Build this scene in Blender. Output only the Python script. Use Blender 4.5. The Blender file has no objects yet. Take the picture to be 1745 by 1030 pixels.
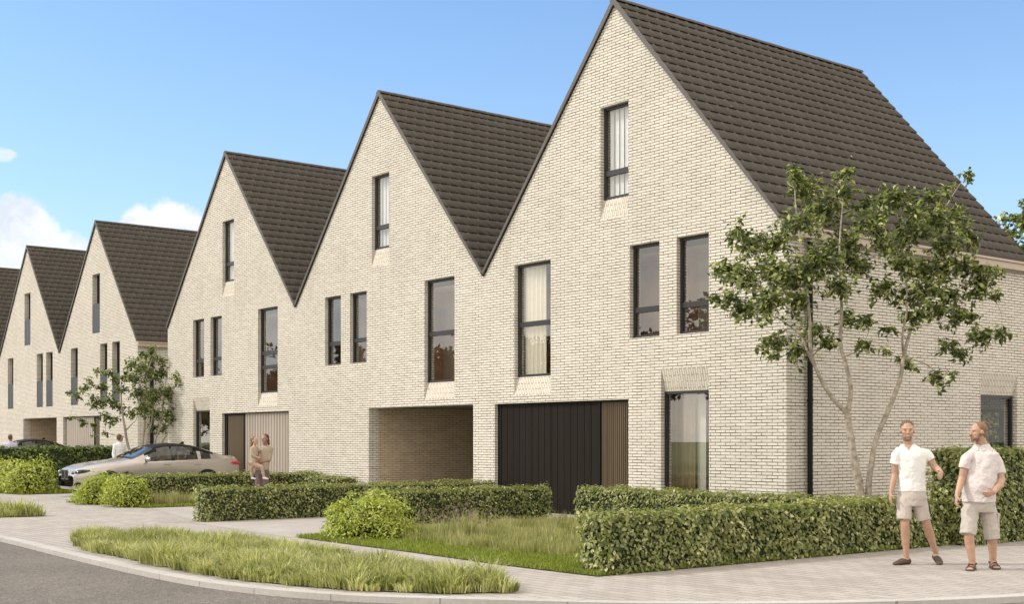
import bpy, bmesh, math, random
import numpy as np
from mathutils import Vector, Matrix
from mathutils.geometry import tessellate_polygon
R_ = math.radians
random.seed(7); RNG = np.random.default_rng(7)
SC = bpy.context.scene; COL = SC.collection

# ---------------------------------------------------------------- camera
THETA = math.atan2(0.7817, 0.6238)
cam_d = bpy.data.cameras.new("camera"); cam = bpy.data.objects.new("camera", cam_d); COL.objects.link(cam)
cam.location = (0, 0, 1.6); cam.rotation_euler = (R_(90), 0, THETA)
cam_d.sensor_width = 36; cam_d.lens = 2177 / 1745 * 36
cam_d.shift_y = (751 - 515) / 1745; cam_d.clip_end = 3000; cam_d.clip_start = 0.1
SC.camera = cam
SC.render.resolution_x = 1024; SC.render.resolution_y = 605
# ---------------------------------------------------------------- light
SC.view_settings.view_transform = 'Standard'; SC.view_settings.look = 'None'
SC.view_settings.exposure = -0.08; SC.view_settings.gamma = 1.0
ELEV = R_(41); SX_, SY_ = -0.62, -0.785
world = bpy.data.worlds.new("World"); SC.world = world; world.use_nodes = True
sun_d = bpy.data.lights.new("sun", 'SUN'); sun = bpy.data.objects.new("sun", sun_d); COL.objects.link(sun)
sun_d.energy = 2.65; sun_d.angle = R_(0.6); sun_d.color = (1.0, 0.965, 0.91)
sdir = Vector((SX_ * math.cos(ELEV), SY_ * math.cos(ELEV), math.sin(ELEV))).normalized()
sun.rotation_euler = (-sdir).to_track_quat('-Z', 'Y').to_euler(); sun.location = sdir * 60
SKY_STRENGTH = 0.13


def pix_dir(x, y):
    a = (x - 872.5) / 2177; b = (751 - y) / 2177
    return Vector((0.6238 * a - 0.7817, 0.7817 * a + 0.6238, b)).normalized()


class NT:
    """tiny node tree helper"""
    def __init__(s, tree): s.t = tree; s.n = tree.nodes; s.l = tree.links
    def new(s, typ, **kw):
        n = s.n.new(typ)
        for k, v in kw.items():
            if k.startswith('i_'):
                n.inputs[k[2:].replace('_', ' ')].default_value = v
            else: setattr(n, k, v)
        return n
    def link(s, a, b): s.l.new(a, b)
    def val(s, sock, v):
        if hasattr(v, 'is_linked') or isinstance(v, bpy.types.NodeSocket): s.l.new(v, sock)
        else: sock.default_value = v
    def math(s, op, a, b=None, c=None, clamp=False):
        n = s.n.new('ShaderNodeMath'); n.operation = op; n.use_clamp = clamp
        s.val(n.inputs[0], a)
        if b is not None: s.val(n.inputs[1], b)
        if c is not None: s.val(n.inputs[2], c)
        return n.outputs[0]
    def vmath(s, op, a, b=None):
        n = s.n.new('ShaderNodeVectorMath'); n.operation = op
        s.val(n.inputs[0], a)
        if b is not None: s.val(n.inputs[1], b)
        return n.outputs[1] if op in ('DISTANCE', 'DOT_PRODUCT', 'LENGTH') else n.outputs[0]
    def mix(s, f, a, b, mode='MIX'):
        n = s.n.new('ShaderNodeMix'); n.data_type = 'RGBA'; n.blend_type = mode
        s.val(n.inputs[0], f); s.val(n.inputs[6], a); s.val(n.inputs[7], b)
        return n.outputs[2]
    def ramp(s, f, stops):
        n = s.n.new('ShaderNodeValToRGB'); s.l.new(f, n.inputs[0])
        e = n.color_ramp.elements
        while len(e) < len(stops): e.new(0.5)
        for q, (p, c) in zip(e, stops): q.position = p; q.color = c if len(c) == 4 else (*c, 1)
        return n.outputs[0]
    def noise(s, vec, scale, detail=4, rough=0.5):
        n = s.n.new('ShaderNodeTexNoise'); n.inputs['Scale'].default_value = scale
        n.inputs['Detail'].default_value = detail; n.inputs['Roughness'].default_value = rough
        if vec is not None: s.l.new(vec, n.inputs['Vector'])
        return n.outputs[0]


w = NT(world.node_tree); bg = w.n['Background']; bg.inputs['Strength'].default_value = SKY_STRENGTH
sky = w.new('ShaderNodeTexSky', sky_type='NISHITA', sun_disc=False)
sky.sun_elevation = ELEV; sky.sun_rotation = math.atan2(SX_, SY_)
sky.altitude = 0; sky.air_density = 1.0; sky.dust_density = 0.6; sky.ozone_density = 1.3
gc = w.new('ShaderNodeTexCoord').outputs['Generated']
sep = w.new('ShaderNodeSeparateXYZ'); w.link(gc, sep.inputs[0])
# clear-sky haze: paler near the horizon
elv = w.math('ABSOLUTE', sep.outputs[2])
hz = w.math('POWER', w.math('SUBTRACT', 1.0, elv, clamp=True), 7.0)
skyc = w.mix(w.math('MULTIPLY', hz, 0.80), sky.outputs[0], (4.9, 4.55, 4.7, 1))
skyc = w.mix(1.0, skyc, (1.28, 1.56, 1.78, 1), 'MULTIPLY')
# clouds: puffs placed by direction plus unseen cloud added for reflections and ambient fill
warp = w.new('ShaderNodeTexNoise'); warp.inputs['Scale'].default_value = 14; warp.inputs['Detail'].default_value = 8; warp.inputs['Roughness'].default_value = .6
w.link(gc, warp.inputs['Vector'])
wv = w.vmath('SCALE', w.vmath('SUBTRACT', warp.outputs['Color'], (0.5, 0.5, 0.5)))
wv.node.inputs['Scale'].default_value = 0.06
pv = w.vmath('ADD', gc, wv)
dens = None
for (px, py, r, s) in [(30, 392, 0.025, 1), (75, 385, 0.022, 1), (0, 420, 0.04, 1), (110, 412, 0.02, 1), (140, 420, 0.012, .9), (60, 430, 0.035, .9),
                       (250, 378, 0.018, 1), (300, 378, 0.020, 1), (340, 385, 0.014, 1), (215, 385, 0.012, 1), (12, 284, 0.011, .55), (-40, 410, .04, 1), (60, 455, 0.03, .6)]:
    d = pix_dir(px, py)
    sc = w.vmath('MULTIPLY', w.vmath('SUBTRACT', pv, tuple(d)), (1, 1, 1.5))
    dist = w.vmath('LENGTH', sc)
    m = w.new('ShaderNodeMapRange', interpolation_type='SMOOTHSTEP')
    w.link(dist, m.inputs[0]); m.inputs[1].default_value = r * 1.08; m.inputs[2].default_value = r * 0.58
    m.inputs[3].default_value = 0; m.inputs[4].default_value = s
    dens = m.outputs[0] if dens is None else w.math('MAXIMUM', dens, m.outputs[0])
cn = w.noise(w.vmath('MULTIPLY', gc, (1, 1, 2.6)), 3.2, 8, 0.58)
back = w.new('ShaderNodeMapRange', interpolation_type='SMOOTHSTEP'); w.link(cn, back.inputs[0]); back.inputs[1].default_value = .24; back.inputs[2].default_value = .46
vd = w.vmath('DOT_PRODUCT', gc, (-0.7817, 0.6238, 0.0))
bm_ = w.new('ShaderNodeMapRange'); w.link(vd, bm_.inputs[0]); bm_.inputs[1].default_value = 0.72; bm_.inputs[2].default_value = 0.45
dens = w.math('MAXIMUM', dens, w.math('MULTIPLY', w.math('MULTIPLY', back.outputs[0], bm_.outputs[0]), .97))
shade = w.noise(w.vmath('MULTIPLY', pv, (1, 1, 1.6)), 16, 6, .62)
cc = w.ramp(shade, [(0.36, (6.6, 7.1, 7.8)), (0.55, (8.8, 8.8, 8.9))])
warm_fill = w.mix(bm_.outputs[0], (1, 1, 1, 1), (2.0, 1.80, 1.54, 1))     # cloud outside the view brightened and warmed as added fill light
w.link(w.mix(w.math('MULTIPLY', dens, .93), skyc, w.mix(1.0, cc, warm_fill, 'MULTIPLY')), bg.inputs['Color'])


# ---------------------------------------------------------------- helpers
def tag(o, label=None, cat=None, group=None, kind=None):
    if label: o['label'] = label
    if cat: o['category'] = cat
    if group: o['group'] = group
    if kind: o['kind'] = kind
    return o


def empty(name, loc=(0, 0, 0), rz=0, label=None, cat=None, group=None):
    o = bpy.data.objects.new(name, None); COL.objects.link(o); o.location = loc; o.rotation_euler = (0, 0, rz)
    o.empty_display_size = 0.3
    return tag(o, label, cat, group)


def link_mesh(name, me, mats, parent=None, smooth=False):
    o = bpy.data.objects.new(name, me); COL.objects.link(o)
    for m in (mats if isinstance(mats, (list, tuple)) else [mats]): me.materials.append(m)
    if parent: o.parent = parent
    if smooth: me.polygons.foreach_set('use_smooth', [True] * len(me.polygons))
    return o


def np_mesh(name, V, F, mats, parent=None, attr=None, smooth=False, mi=None):
    """V (n,3), F (m,k) arrays -> one mesh object; attr = per face random value"""
    V = np.asarray(V, dtype=np.float32); F = np.asarray(F, dtype=np.int32); k = F.shape[1]
    me = bpy.data.meshes.new(name); me.vertices.add(len(V)); me.vertices.foreach_set('co', V.ravel())
    me.loops.add(F.size); me.loops.foreach_set('vertex_index', F.ravel())
    me.polygons.add(len(F)); me.polygons.foreach_set('loop_start', np.arange(0, F.size, k, dtype=np.int32))
    try: me.polygons.foreach_set('loop_total', np.full(len(F), k, dtype=np.int32))
    except Exception: pass
    if mi is not None: me.polygons.foreach_set('material_index', np.asarray(mi, dtype=np.int32))
    me.update(calc_edges=True)
    if attr is not None:
        a = me.attributes.new('rnd', 'FLOAT', 'FACE'); a.data.foreach_set('value', np.asarray(attr, dtype=np.float32))
    return link_mesh(name, me, mats, parent, smooth)


class MB:
    """collects polygons with material slots"""
    def __init__(s): s.v = []; s.f = []; s.m = []
    def poly(s, pts, m=0):
        n = len(s.v); s.v += [tuple(p) for p in pts]; s.f.append(tuple(range(n, n + len(pts)))); s.m.append(m)
    def box(s, x0, x1, y0, y1, z0, z1, m=0):
        n = len(s.v)
        s.v += [(x0, y0, z0), (x1, y0, z0), (x1, y1, z0), (x0, y1, z0), (x0, y0, z1), (x1, y0, z1), (x1, y1, z1), (x0, y1, z1)]
        for q in ((0, 3, 2, 1), (4, 5, 6, 7), (0, 1, 5, 4), (1, 2, 6, 5), (2, 3, 7, 6), (3, 0, 4, 7)):
            s.f.append(tuple(n + i for i in q)); s.m.append(m)
    def tube(s, pts, rad, seg=8, m=0, cap=True):
        pts = [Vector(p) for p in pts]; rings = []
        if not isinstance(rad, (list, tuple)): rad = [rad] * len(pts)
        for i, p in enumerate(pts):
            d = (pts[min(i + 1, len(pts) - 1)] - pts[max(i - 1, 0)]).normalized()
            up = Vector((0, 0, 1)) if abs(d.z) < .9 else Vector((1, 0, 0))
            a = d.cross(up).normalized(); b = d.cross(a).normalized()
            n = len(s.v); rings.append(n)
            for k in range(seg):
                t = 2 * math.pi * k / seg; s.v.append(tuple(p + (a * math.cos(t) + b * math.sin(t)) * rad[i]))
        for i in range(len(rings) - 1):
            for k in range(seg):
                k2 = (k + 1) % seg
                s.f.append((rings[i] + k, rings[i] + k2, rings[i + 1] + k2, rings[i + 1] + k)); s.m.append(m)
        if cap:
            s.f.append(tuple(rings[0] + k for k in range(seg))); s.m.append(m)
            s.f.append(tuple(rings[-1] + k for k in reversed(range(seg)))); s.m.append(m)
    def loft(s, rings, m=0, seg=20):
        """rings: (center, avec, bvec)"""
        idx = []
        for c, a, b in rings:
            c = Vector(c); a = Vector(a); b = Vector(b); idx.append(len(s.v))
            for k in range(seg):
                t = 2 * math.pi * k / seg; s.v.append(tuple(c + a * math.cos(t) + b * math.sin(t)))
        for i in range(len(idx) - 1):
            for k in range(seg):
                k2 = (k + 1) % seg
                s.f.append((idx[i] + k, idx[i] + k2, idx[i + 1] + k2, idx[i + 1] + k)); s.m.append(m)
        s.f.append(tuple(idx[0] + k for k in reversed(range(seg)))); s.m.append(m)
        s.f.append(tuple(idx[-1] + k for k in range(seg))); s.m.append(m)
    def ball(s, c, r, rot=None, m=0, nu=14, nv=10):
        c = Vector(c); r = Vector(r) if hasattr(r, '__len__') else Vector((r, r, r)); n = len(s.v)
        rot = rot or Matrix.Identity(3)
        for j in range(1, nv):
            ph = math.pi * j / nv
            for i in range(nu):
                t = 2 * math.pi * i / nu
                s.v.append(tuple(c + rot @ Vector((r.x * math.sin(ph) * math.cos(t), r.y * math.sin(ph) * math.sin(t), r.z * math.cos(ph)))))
        top = len(s.v); s.v.append(tuple(c + rot @ Vector((0, 0, r.z)))); bot = len(s.v); s.v.append(tuple(c + rot @ Vector((0, 0, -r.z))))
        for j in range(nv - 2):
            for i in range(nu):
                i2 = (i + 1) % nu
                s.f.append((n + j * nu + i, n + (j + 1) * nu + i, n + (j + 1) * nu + i2, n + j * nu + i2)); s.m.append(m)
        for i in range(nu):
            i2 = (i + 1) % nu
            s.f.append((top, n + i, n + i2)); s.m.append(m)
            s.f.append((bot, n + (nv - 2) * nu + i2, n + (nv - 2) * nu + i)); s.m.append(m)
    def build(s, name, mats, parent=None, smooth=False, fix=False, bevel=0):
        me = bpy.data.meshes.new(name); me.from_pydata(s.v, [], s.f)
        me.polygons.foreach_set('material_index', s.m); me.update()
        if fix:
            b = bmesh.new(); b.from_mesh(me); bmesh.ops.recalc_face_normals(b, faces=b.faces); b.to_mesh(me); b.free()
        o = link_mesh(name, me, mats, parent, smooth)
        if bevel:
            md = o.modifiers.new('bevel', 'BEVEL'); md.width = bevel; md.segments = 2; md.limit_method = 'ANGLE'
        return o


def remeshed(mb, name, mats, parent, voxel=0.01, smooth=4, colour=None, disp=None):
    """voxel-union of a soup of closed shapes into one continuous surface"""
    o = mb.build(name, mats, parent, fix=True)
    md = o.modifiers.new('r', 'REMESH'); md.mode = 'VOXEL'; md.voxel_size = voxel; md.use_smooth_shade = True
    if smooth:
        sm = o.modifiers.new('s', 'SMOOTH'); sm.iterations = smooth; sm.factor = 0.5
    if disp:
        tx = bpy.data.textures.new(name + '_folds', 'CLOUDS'); tx.noise_scale = disp[1]; tx.noise_depth = 2
        dm = o.modifiers.new('d', 'DISPLACE'); dm.texture = tx; dm.strength = disp[0]; dm.mid_level = .5; dm.texture_coords = 'LOCAL'
    dg = bpy.context.evaluated_depsgraph_get()
    me = bpy.data.meshes.new_from_object(o.evaluated_get(dg)); o.modifiers.clear(); old = o.data; o.data = me
    bpy.data.meshes.remove(old); me.name = name
    me.materials.clear()
    for m in mats: me.materials.append(m)
    if colour:
        a = me.attributes.new('tone', 'FLOAT_COLOR', 'POINT')
        a.data.foreach_set('color', [x for v in me.vertices for x in (*colour(v.co), 1)])
    me.polygons.foreach_set('use_smooth', [True] * len(me.polygons)); me.update()
    return o


# ---------------------------------------------------------------- materials
def mat(name, col=(.5, .5, .5), rough=.6, metal=0, spec=.5, noise=0, nscale=30, bump=0, bscale=60):
    m = bpy.data.materials.new(name); m.use_nodes = True; t = NT(m.node_tree); p = t.n['Principled BSDF']
    p.inputs['Base Color'].default_value = (*col, 1); p.inputs['Roughness'].default_value = rough
    p.inputs['Metallic'].default_value = metal; p.inputs['Specular IOR Level'].default_value = spec
    oc = t.new('ShaderNodeTexCoord').outputs['Object']
    if noise:
        n = t.noise(oc, nscale, 4)
        a = tuple(c * (1 - noise) for c in col); b = tuple(min(1, c * (1 + noise)) for c in col)
        t.link(t.ramp(n, [(.3, a), (.7, b)]), p.inputs['Base Color'])
    if bump:
        b = t.new('ShaderNodeBump'); b.inputs['Strength'].default_value = bump; b.inputs['Distance'].default_value = .02
        t.link(t.noise(oc, bscale, 3), b.inputs['Height']); t.link(b.outputs[0], p.inputs['Normal'])
    return m


def brick_mat(name, c1, c2, mortar, soldier=False, bw=.25, bh=.06, ms=.0088, dark=1.0):
    m = bpy.data.materials.new(name); m.use_nodes = True; t = NT(m.node_tree); p = t.n['Principled BSDF']
    tc = t.new('ShaderNodeTexCoord'); s = t.new('ShaderNodeSeparateXYZ'); t.link(tc.outputs['Object'], s.inputs[0])
    ns = t.new('ShaderNodeSeparateXYZ'); t.link(tc.outputs['Normal'], ns.inputs[0])
    isx = t.math('GREATER_THAN', t.math('ABSOLUTE', ns.outputs[0]), .7)
    isz = t.math('GREATER_THAN', t.math('ABSOLUTE', ns.outputs[2]), .95)
    u = t.math('ADD', t.math('MULTIPLY', s.outputs[0], t.math('SUBTRACT', 1.0, isx)), t.math('MULTIPLY', s.outputs[1], isx))
    v = t.math('ADD', t.math('MULTIPLY', s.outputs[2], t.math('SUBTRACT', 1.0, isz)), t.math('MULTIPLY', s.outputs[1], isz))
    wob = t.math('MULTIPLY', t.math('SUBTRACT', t.noise(tc.outputs['Object'], 9, 3), .5), .010)
    v = t.math('ADD', v, wob)
    cb = t.new('ShaderNodeCombineXYZ')
    t.link(v if soldier else u, cb.inputs[0]); t.link(u if soldier else v, cb.inputs[1])
    br = t.new('ShaderNodeTexBrick'); t.link(cb.outputs[0], br.inputs['Vector'])
    br.inputs['Scale'].default_value = 1; br.inputs['Brick Width'].default_value = bw; br.inputs['Row Height'].default_value = bh
    br.inputs['Mortar Size'].default_value = ms; br.inputs['Mortar Smooth'].default_value = .25; br.inputs['Bias'].default_value = 0
    br.inputs['Color1'].default_value = (*c1, 1); br.inputs['Color2'].default_value = (*c2, 1); br.inputs['Mortar'].default_value = (*mortar, 1)
    mv = t.noise(t.vmath('MULTIPLY', tc.outputs['Object'], (3.2, 3.2, 9.0)), 1.0, 3)
    mf = t.math('MULTIPLY', br.outputs[1], t.ramp(mv, [(.33, (.5, .5, .5)), (.60, (1, 1, 1))]))
    per = t.new('ShaderNodeTexBrick'); t.link(cb.outputs[0], per.inputs['Vector'])
    for kk, vv in (('Scale', 1), ('Brick Width', bw), ('Row Height', bh), ('Mortar Size', 0)): per.inputs[kk].default_value = vv
    per.inputs['Color1'].default_value = (*c1, 1); per.inputs['Color2'].default_value = (*c2, 1)
    base = t.mix(mf, per.outputs[0], (*mortar, 1))
    big = t.noise(tc.outputs['Object'], .7, 4); fine = t.noise(tc.outputs['Object'], 45, 3)
    c = t.mix(1.0, base, t.ramp(big, [(.3, (.93, .93, .92)), (.7, (1.03, 1.03, 1.03))]), 'MULTIPLY')
    c = t.mix(1.0, c, t.ramp(fine, [(.3, (.86, .85, .83)), (.65, (1.06, 1.06, 1.06))]), 'MULTIPLY')
    t.link(c, p.inputs['Base Color']); p.inputs['Roughness'].default_value = .9; p.inputs['Specular IOR Level'].default_value = .2
    h = t.math('ADD', t.math('MULTIPLY', br.outputs[1], -1.0), t.math('MULTIPLY', fine, .35))
    b = t.new('ShaderNodeBump'); b.inputs['Strength'].default_value = .7; b.inputs['Distance'].default_value = .012
    t.link(h, b.inputs['Height']); t.link(b.outputs[0], p.inputs['Normal'])
    return m


def leaf_mat(name, stops, trans=.35, rough=.45):
    m = bpy.data.materials.new(name); m.use_nodes = True; t = NT(m.node_tree); p = t.n['Principled BSDF']
    at = t.new('ShaderNodeAttribute', attribute_name='rnd')
    c = t.ramp(at.outputs['Fac'], stops); t.link(c, p.inputs['Base Color'])
    p.inputs['Roughness'].default_value = rough; p.inputs['Specular IOR Level'].default_value = .35
    tr = t.new('ShaderNodeBsdfTranslucent'); t.link(t.mix(1.0, c, (1.15, 1.25, .6, 1), 'MULTIPLY'), tr.inputs['Color'])
    mx = t.new('ShaderNodeMixShader'); mx.inputs[0].default_value = trans
    t.link(p.outputs[0], mx.inputs[1]); t.link(tr.outputs[0], mx.inputs[2]); t.link(mx.outputs[0], t.n['Material Output'].inputs[0])
    return m


def glass_mat(name, r0=.13, tint=(.86, .86, .84)):
    """clear pane: Schlick reflection that is the same from both sides"""
    m = bpy.data.materials.new(name); m.use_nodes = True; t = NT(m.node_tree)
    t.n.remove(t.n['Principled BSDF'])
    tr = t.new('ShaderNodeBsdfTransparent'); tr.inputs[0].default_value = (*tint, 1)
    gl = t.new('ShaderNodeBsdfGlossy'); gl.inputs['Roughness'].default_value = 0.0; gl.inputs[0].default_value = (1, 1, 1, 1)
    g = t.new('ShaderNodeNewGeometry'); cs = t.math('ABSOLUTE', t.vmath('DOT_PRODUCT', g.outputs['Incoming'], g.outputs['Normal']))
    f = t.math('MULTIPLY_ADD', t.math('POWER', t.math('SUBTRACT', 1.0, cs, clamp=True), 4.0), 1 - r0, r0, clamp=True)
    mx = t.new('ShaderNodeMixShader'); t.link(f, mx.inputs[0]); t.link(tr.outputs[0], mx.inputs[1]); t.link(gl.outputs[0], mx.inputs[2])
    t.link(mx.outputs[0], t.n['Material Output'].inputs[0])
    return m


def paver_mat(name, c1, c2, mortar, bw, bh, rot=0, ms=.006):
    m = bpy.data.materials.new(name); m.use_nodes = True; t = NT(m.node_tree); p = t.n['Principled BSDF']
    oc = t.new('ShaderNodeTexCoord').outputs['Object']
    mp = t.new('ShaderNodeMapping'); t.link(oc, mp.inputs[0]); mp.inputs['Rotation'].default_value = (0, 0, rot)
    br = t.new('ShaderNodeTexBrick'); t.link(mp.outputs[0], br.inputs['Vector'])
    br.inputs['Scale'].default_value = 1; br.inputs['Brick Width'].default_value = bw; br.inputs['Row Height'].default_value = bh
    br.inputs['Mortar Size'].default_value = ms; br.inputs['Mortar Smooth'].default_value = .3
    br.inputs['Color1'].default_value = (*c1, 1); br.inputs['Color2'].default_value = (*c2, 1); br.inputs['Mortar'].default_value = (*mortar, 1)
    n1 = t.noise(oc, .8, 5); n2 = t.noise(oc, 25, 4)
    c = t.mix(1.0, br.outputs[0], t.ramp(n1, [(.3, (.9, .89, .87)), (.7, (1.05, 1.05, 1.05))]), 'MULTIPLY')
    c = t.mix(1.0, c, t.ramp(n2, [(.3, (.9, .9, .9)), (.7, (1.06, 1.06, 1.06))]), 'MULTIPLY')
    t.link(c, p.inputs['Base Color']); p.inputs['Roughness'].default_value = .8; p.inputs['Specular IOR Level'].default_value = .3
    b = t.new('ShaderNodeBump'); b.inputs['Strength'].default_value = .5; b.inputs['Distance'].default_value = .008
    t.link(t.math('ADD', t.math('MULTIPLY', br.outputs[1], -1.0), t.math('MULTIPLY', n2, .4)), b.inputs['Height']); t.link(b.outputs[0], p.inputs['Normal'])
    return m


def ribbed_mat(name, ca, cb, step, rough=.4, metal=0.0, bump=.6):
    """vertical colour streaks between ribs (the profile itself is modelled)"""
    m = bpy.data.materials.new(name); m.use_nodes = True; t = NT(m.node_tree); p = t.n['Principled BSDF']
    oc = t.new('ShaderNodeTexCoord').outputs['Object']
    n = t.noise(t.vmath('MULTIPLY', oc, (1 / step, 1 / step, .15)), 1.0, 3)
    t.link(t.ramp(n, [(.3, ca), (.7, cb)]), p.inputs['Base Color']); p.inputs['Roughness'].default_value = rough; p.inputs['Specular IOR Level'].default_value = .12 if rough > .55 else .4; p.inputs['Metallic'].default_value = metal
    return m


M = {}
M['brick'] = brick_mat('cream_brick', (.725, .682, .608), (.655, .614, .545), (.15, .122, .09))
M['soldier'] = brick_mat('cream_brick_upright', (.72, .675, .595), (.655, .61, .54), (.28, .23, .17), soldier=True)
M['brickin'] = brick_mat('bounce_tinted_brick', (.64, .53, .38), (.56, .46, .32), (.22, .17, .11))  # same wall brick, with the recess's warm bounced light put into its colour
M['tile'] = None
m = bpy.data.materials.new('roof_tile'); m.use_nodes = True; t = NT(m.node_tree); p = t.n['Principled BSDF']
at = t.new('ShaderNodeAttribute', attribute_name='rnd'); oc = t.new('ShaderNodeTexCoord').outputs['Object']
c = t.ramp(at.outputs['Fac'], [(0, (.068, .056, .043)), (1, (.083, .070, .054))])
c = t.mix(1.0, c, t.ramp(t.noise(oc, 14, 5), [(.3, (.88, .88, .88)), (.7, (1.08, 1.08, 1.06))]), 'MULTIPLY'); t.link(c, p.inputs['Base Color'])
p.inputs['Roughness'].default_value = .62; M['tile'] = m
M['verge'] = mat('dark_verge', (.095, .085, .078), .6, noise=.15)
M['fascia'] = mat('tan_gutter', (.42, .34, .26), .45, noise=.05)
M['frame'] = mat('anthracite_frame', (.022, .022, .024), .4)
M['panel'] = mat('grey_panel', (.028, .029, .033), .45, noise=.05)
M['glass'] = glass_mat('window_glass', .12); M['clearglass'] = glass_mat('clear_glass', .0, (.95, .95, .94))
M['plaster'] = mat('interior_plaster', (.74, .66, .55), .9, noise=.04, nscale=3)
M['brown'] = mat('interior_brown', (.60, .37, .24), .8, noise=.1, nscale=4)
M['whiteint'] = mat('interior_white', (.78, .74, .70), .8)
M['woodfloor'] = mat('interior_floor', (.3, .2, .12), .6, noise=.2)
M['amber'] = mat('amber_curtain', (.34, .24, .14), .9); M['curtain'] = mat('cream_curtain', (.86, .82, .72), .9)
M['blind'] = mat('white_blind', (.82, .84, .86), .7)
M['doordark'] = ribbed_mat('dark_door', (.011, .008, .006), (.018, .013, .010), .12, .6)
M['doorbeige'] = ribbed_mat('beige_door', (.36, .31, .265), (.44, .385, .33), .2, .5)
M['bronze'] = ribbed_mat('bronze_ribbed', (.085, .060, .034), (.15, .11, .066), .05, .35)
M['black'] = mat('black_metal', (.010, .010, .010), .5, spec=.15)
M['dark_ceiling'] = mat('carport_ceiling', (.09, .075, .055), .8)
M['asphalt'] = None
m = bpy.data.materials.new('asphalt'); m.use_nodes = True; t = NT(m.node_tree); p = t.n['Principled BSDF']
oc = t.new('ShaderNodeTexCoord').outputs['Object']
v_ = t.new('ShaderNodeTexVoronoi'); t.link(oc, v_.inputs[0]); v_.inputs['Scale'].default_value = 75
c = t.ramp(v_.outputs['Color'], [(.1, (.092, .08, .067)), (.55, (.14, .125, .106)), (.95, (.28, .25, .215))])
c = t.mix(1.0, c, t.ramp(t.noise(oc, .7, 5), [(.3, (.88, .87, .86)), (.7, (1.08, 1.08, 1.08))]), 'MULTIPLY')
c = t.mix(1.0, c, t.ramp(t.noise(oc, 12, 5), [(.3, (.85, .85, .85)), (.7, (1.12, 1.12, 1.12))]), 'MULTIPLY')
t.link(c, p.inputs['Base Color']); p.inputs['Roughness'].default_value = .85; p.inputs['Specular IOR Level'].default_value = .3
b = t.new('ShaderNodeBump'); b.inputs['Strength'].default_value = .6; b.inputs['Distance'].default_value = .006
t.link(v_.outputs['Distance'], b.inputs['Height']); t.link(b.outputs[0], p.inputs['Normal']); M['asphalt'] = m
M['paver'] = paver_mat('pavement_pavers', (.42, .385, .35), (.345, .315, .29), (.17, .15, .13), .32, .16, 0, .007)
M['drive'] = paver_mat('driveway_pavers', (.40, .375, .35), (.375, .35, .325), (.25, .235, .215), .6, .3, 0, .006)
M['kerb'] = paver_mat('kerb_concrete', (.46, .44, .41), (.43, .41, .385), (.26, .24, .22), 1.0, 50, 0, .008)
M['earth'] = mat('garden_soil', (.10, .085, .04), .95, noise=.4, nscale=9)
M['turf'] = mat('turf_under', (.10, .12, .025), .95, noise=.35, nscale=9)
M['far_ground'] = mat('far_ground', (.16, .20, .07), .95, noise=.3, nscale=.6)
M['bark'] = mat('grey_bark', (.36, .31, .245), .85, noise=.4, nscale=14, bump=.5, bscale=30)
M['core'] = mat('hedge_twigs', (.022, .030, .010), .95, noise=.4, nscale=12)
M['hedge'] = leaf_mat('hedge_leaf', [(0, (.07, .09, .026)), (.4, (.22, .245, .08)), (.75, (.41, .42, .17)), (1, (.68, .66, .38))])
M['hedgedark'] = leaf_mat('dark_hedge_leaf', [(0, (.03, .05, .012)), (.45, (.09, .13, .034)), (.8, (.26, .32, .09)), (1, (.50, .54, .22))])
M['bush'] = leaf_mat('bush_leaf', [(0, (.12, .16, .025)), (.5, (.38, .43, .075)), (1, (.70, .72, .21))])
M['tree'] = leaf_mat('tree_leaf', [(0, (.03, .042, .016)), (.45, (.105, .135, .042)), (.75, (.34, .37, .14)), (1, (.74, .73, .38))], .42, .35)
M['grass'] = leaf_mat('grass_blade', [(0, (.12, .14, .045)), (.4, (.32, .33, .13)), (.75, (.58, .56, .30)), (1, (.82, .77, .50))], .4, .6)
M['lawn'] = leaf_mat('lawn_blade', [(0, (.12, .15, .02)), (.6, (.23, .28, .035)), (1, (.38, .41, .10))], .4, .6)
M['straw'] = leaf_mat('straw_blade', [(0, (.15, .17, .05)), (.45, (.34, .33, .15)), (1, (.60, .53, .33))], .4, .7)
M['flower'] = leaf_mat('purple_flower', [(0, (.18, .10, .13)), (1, (.34, .24, .28))], .3, .7)

# ---------------------------------------------------------------- ground
def smooth_path(pts, n=8):
    out = []
    P_ = [Vector(p) for p in pts]
    for i in range(len(P_) - 1):
        p0, p1, p2, p3 = P_[max(i - 1, 0)], P_[i], P_[i + 1], P_[min(i + 2, len(P_) - 1)]
        for k in range(n):
            u = k / n
            out.append(0.5 * ((2 * p1) + (p2 - p0) * u + (2 * p0 - 5 * p1 + 4 * p2 - p3) * u * u + (3 * p1 - p0 - 3 * p2 + p3) * u ** 3))
    out.append(P_[-1]); return out


kerb_line = smooth_path([(-140, 7.6), (-60, 6.95), (-30, 6.62), (-22, 6.5), (-18.5, 6.33), (-15, 6.2), (-12.9, 6.33), (-11.3, 6.88), (-10, 7.88), (-8.9, 8.85), (-7.75, 10.4), (-6.95, 12.2), (-6.3, 15), (-6.0, 20), (-6, 60)])
def offset(path, d):
    out = []
    for i, p in enumerate(path):
        tdir = (path[min(i + 1, len(path) - 1)] - path[max(i - 1, 0)]).normalized()
        out.append(p + Vector((-tdir.y, tdir.x)) * d)
    return out
inner = offset(kerb_line, .19)
def struct(o): return tag(o, kind='structure')
mb = MB(); mb.poly([(-900, -900, -.2), (900, -900, -.2), (900, 900, -.2), (-900, 900, -.2)]); struct(mb.build('ground', M['far_ground']))
mb = MB(); mb.poly([(-200, -7.5, -.06), (60, -7.5, -.06), (60, 70, -.06), (-200, 70, -.06)]); struct(mb.build('road', M['asphalt']))
mb = MB()
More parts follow.
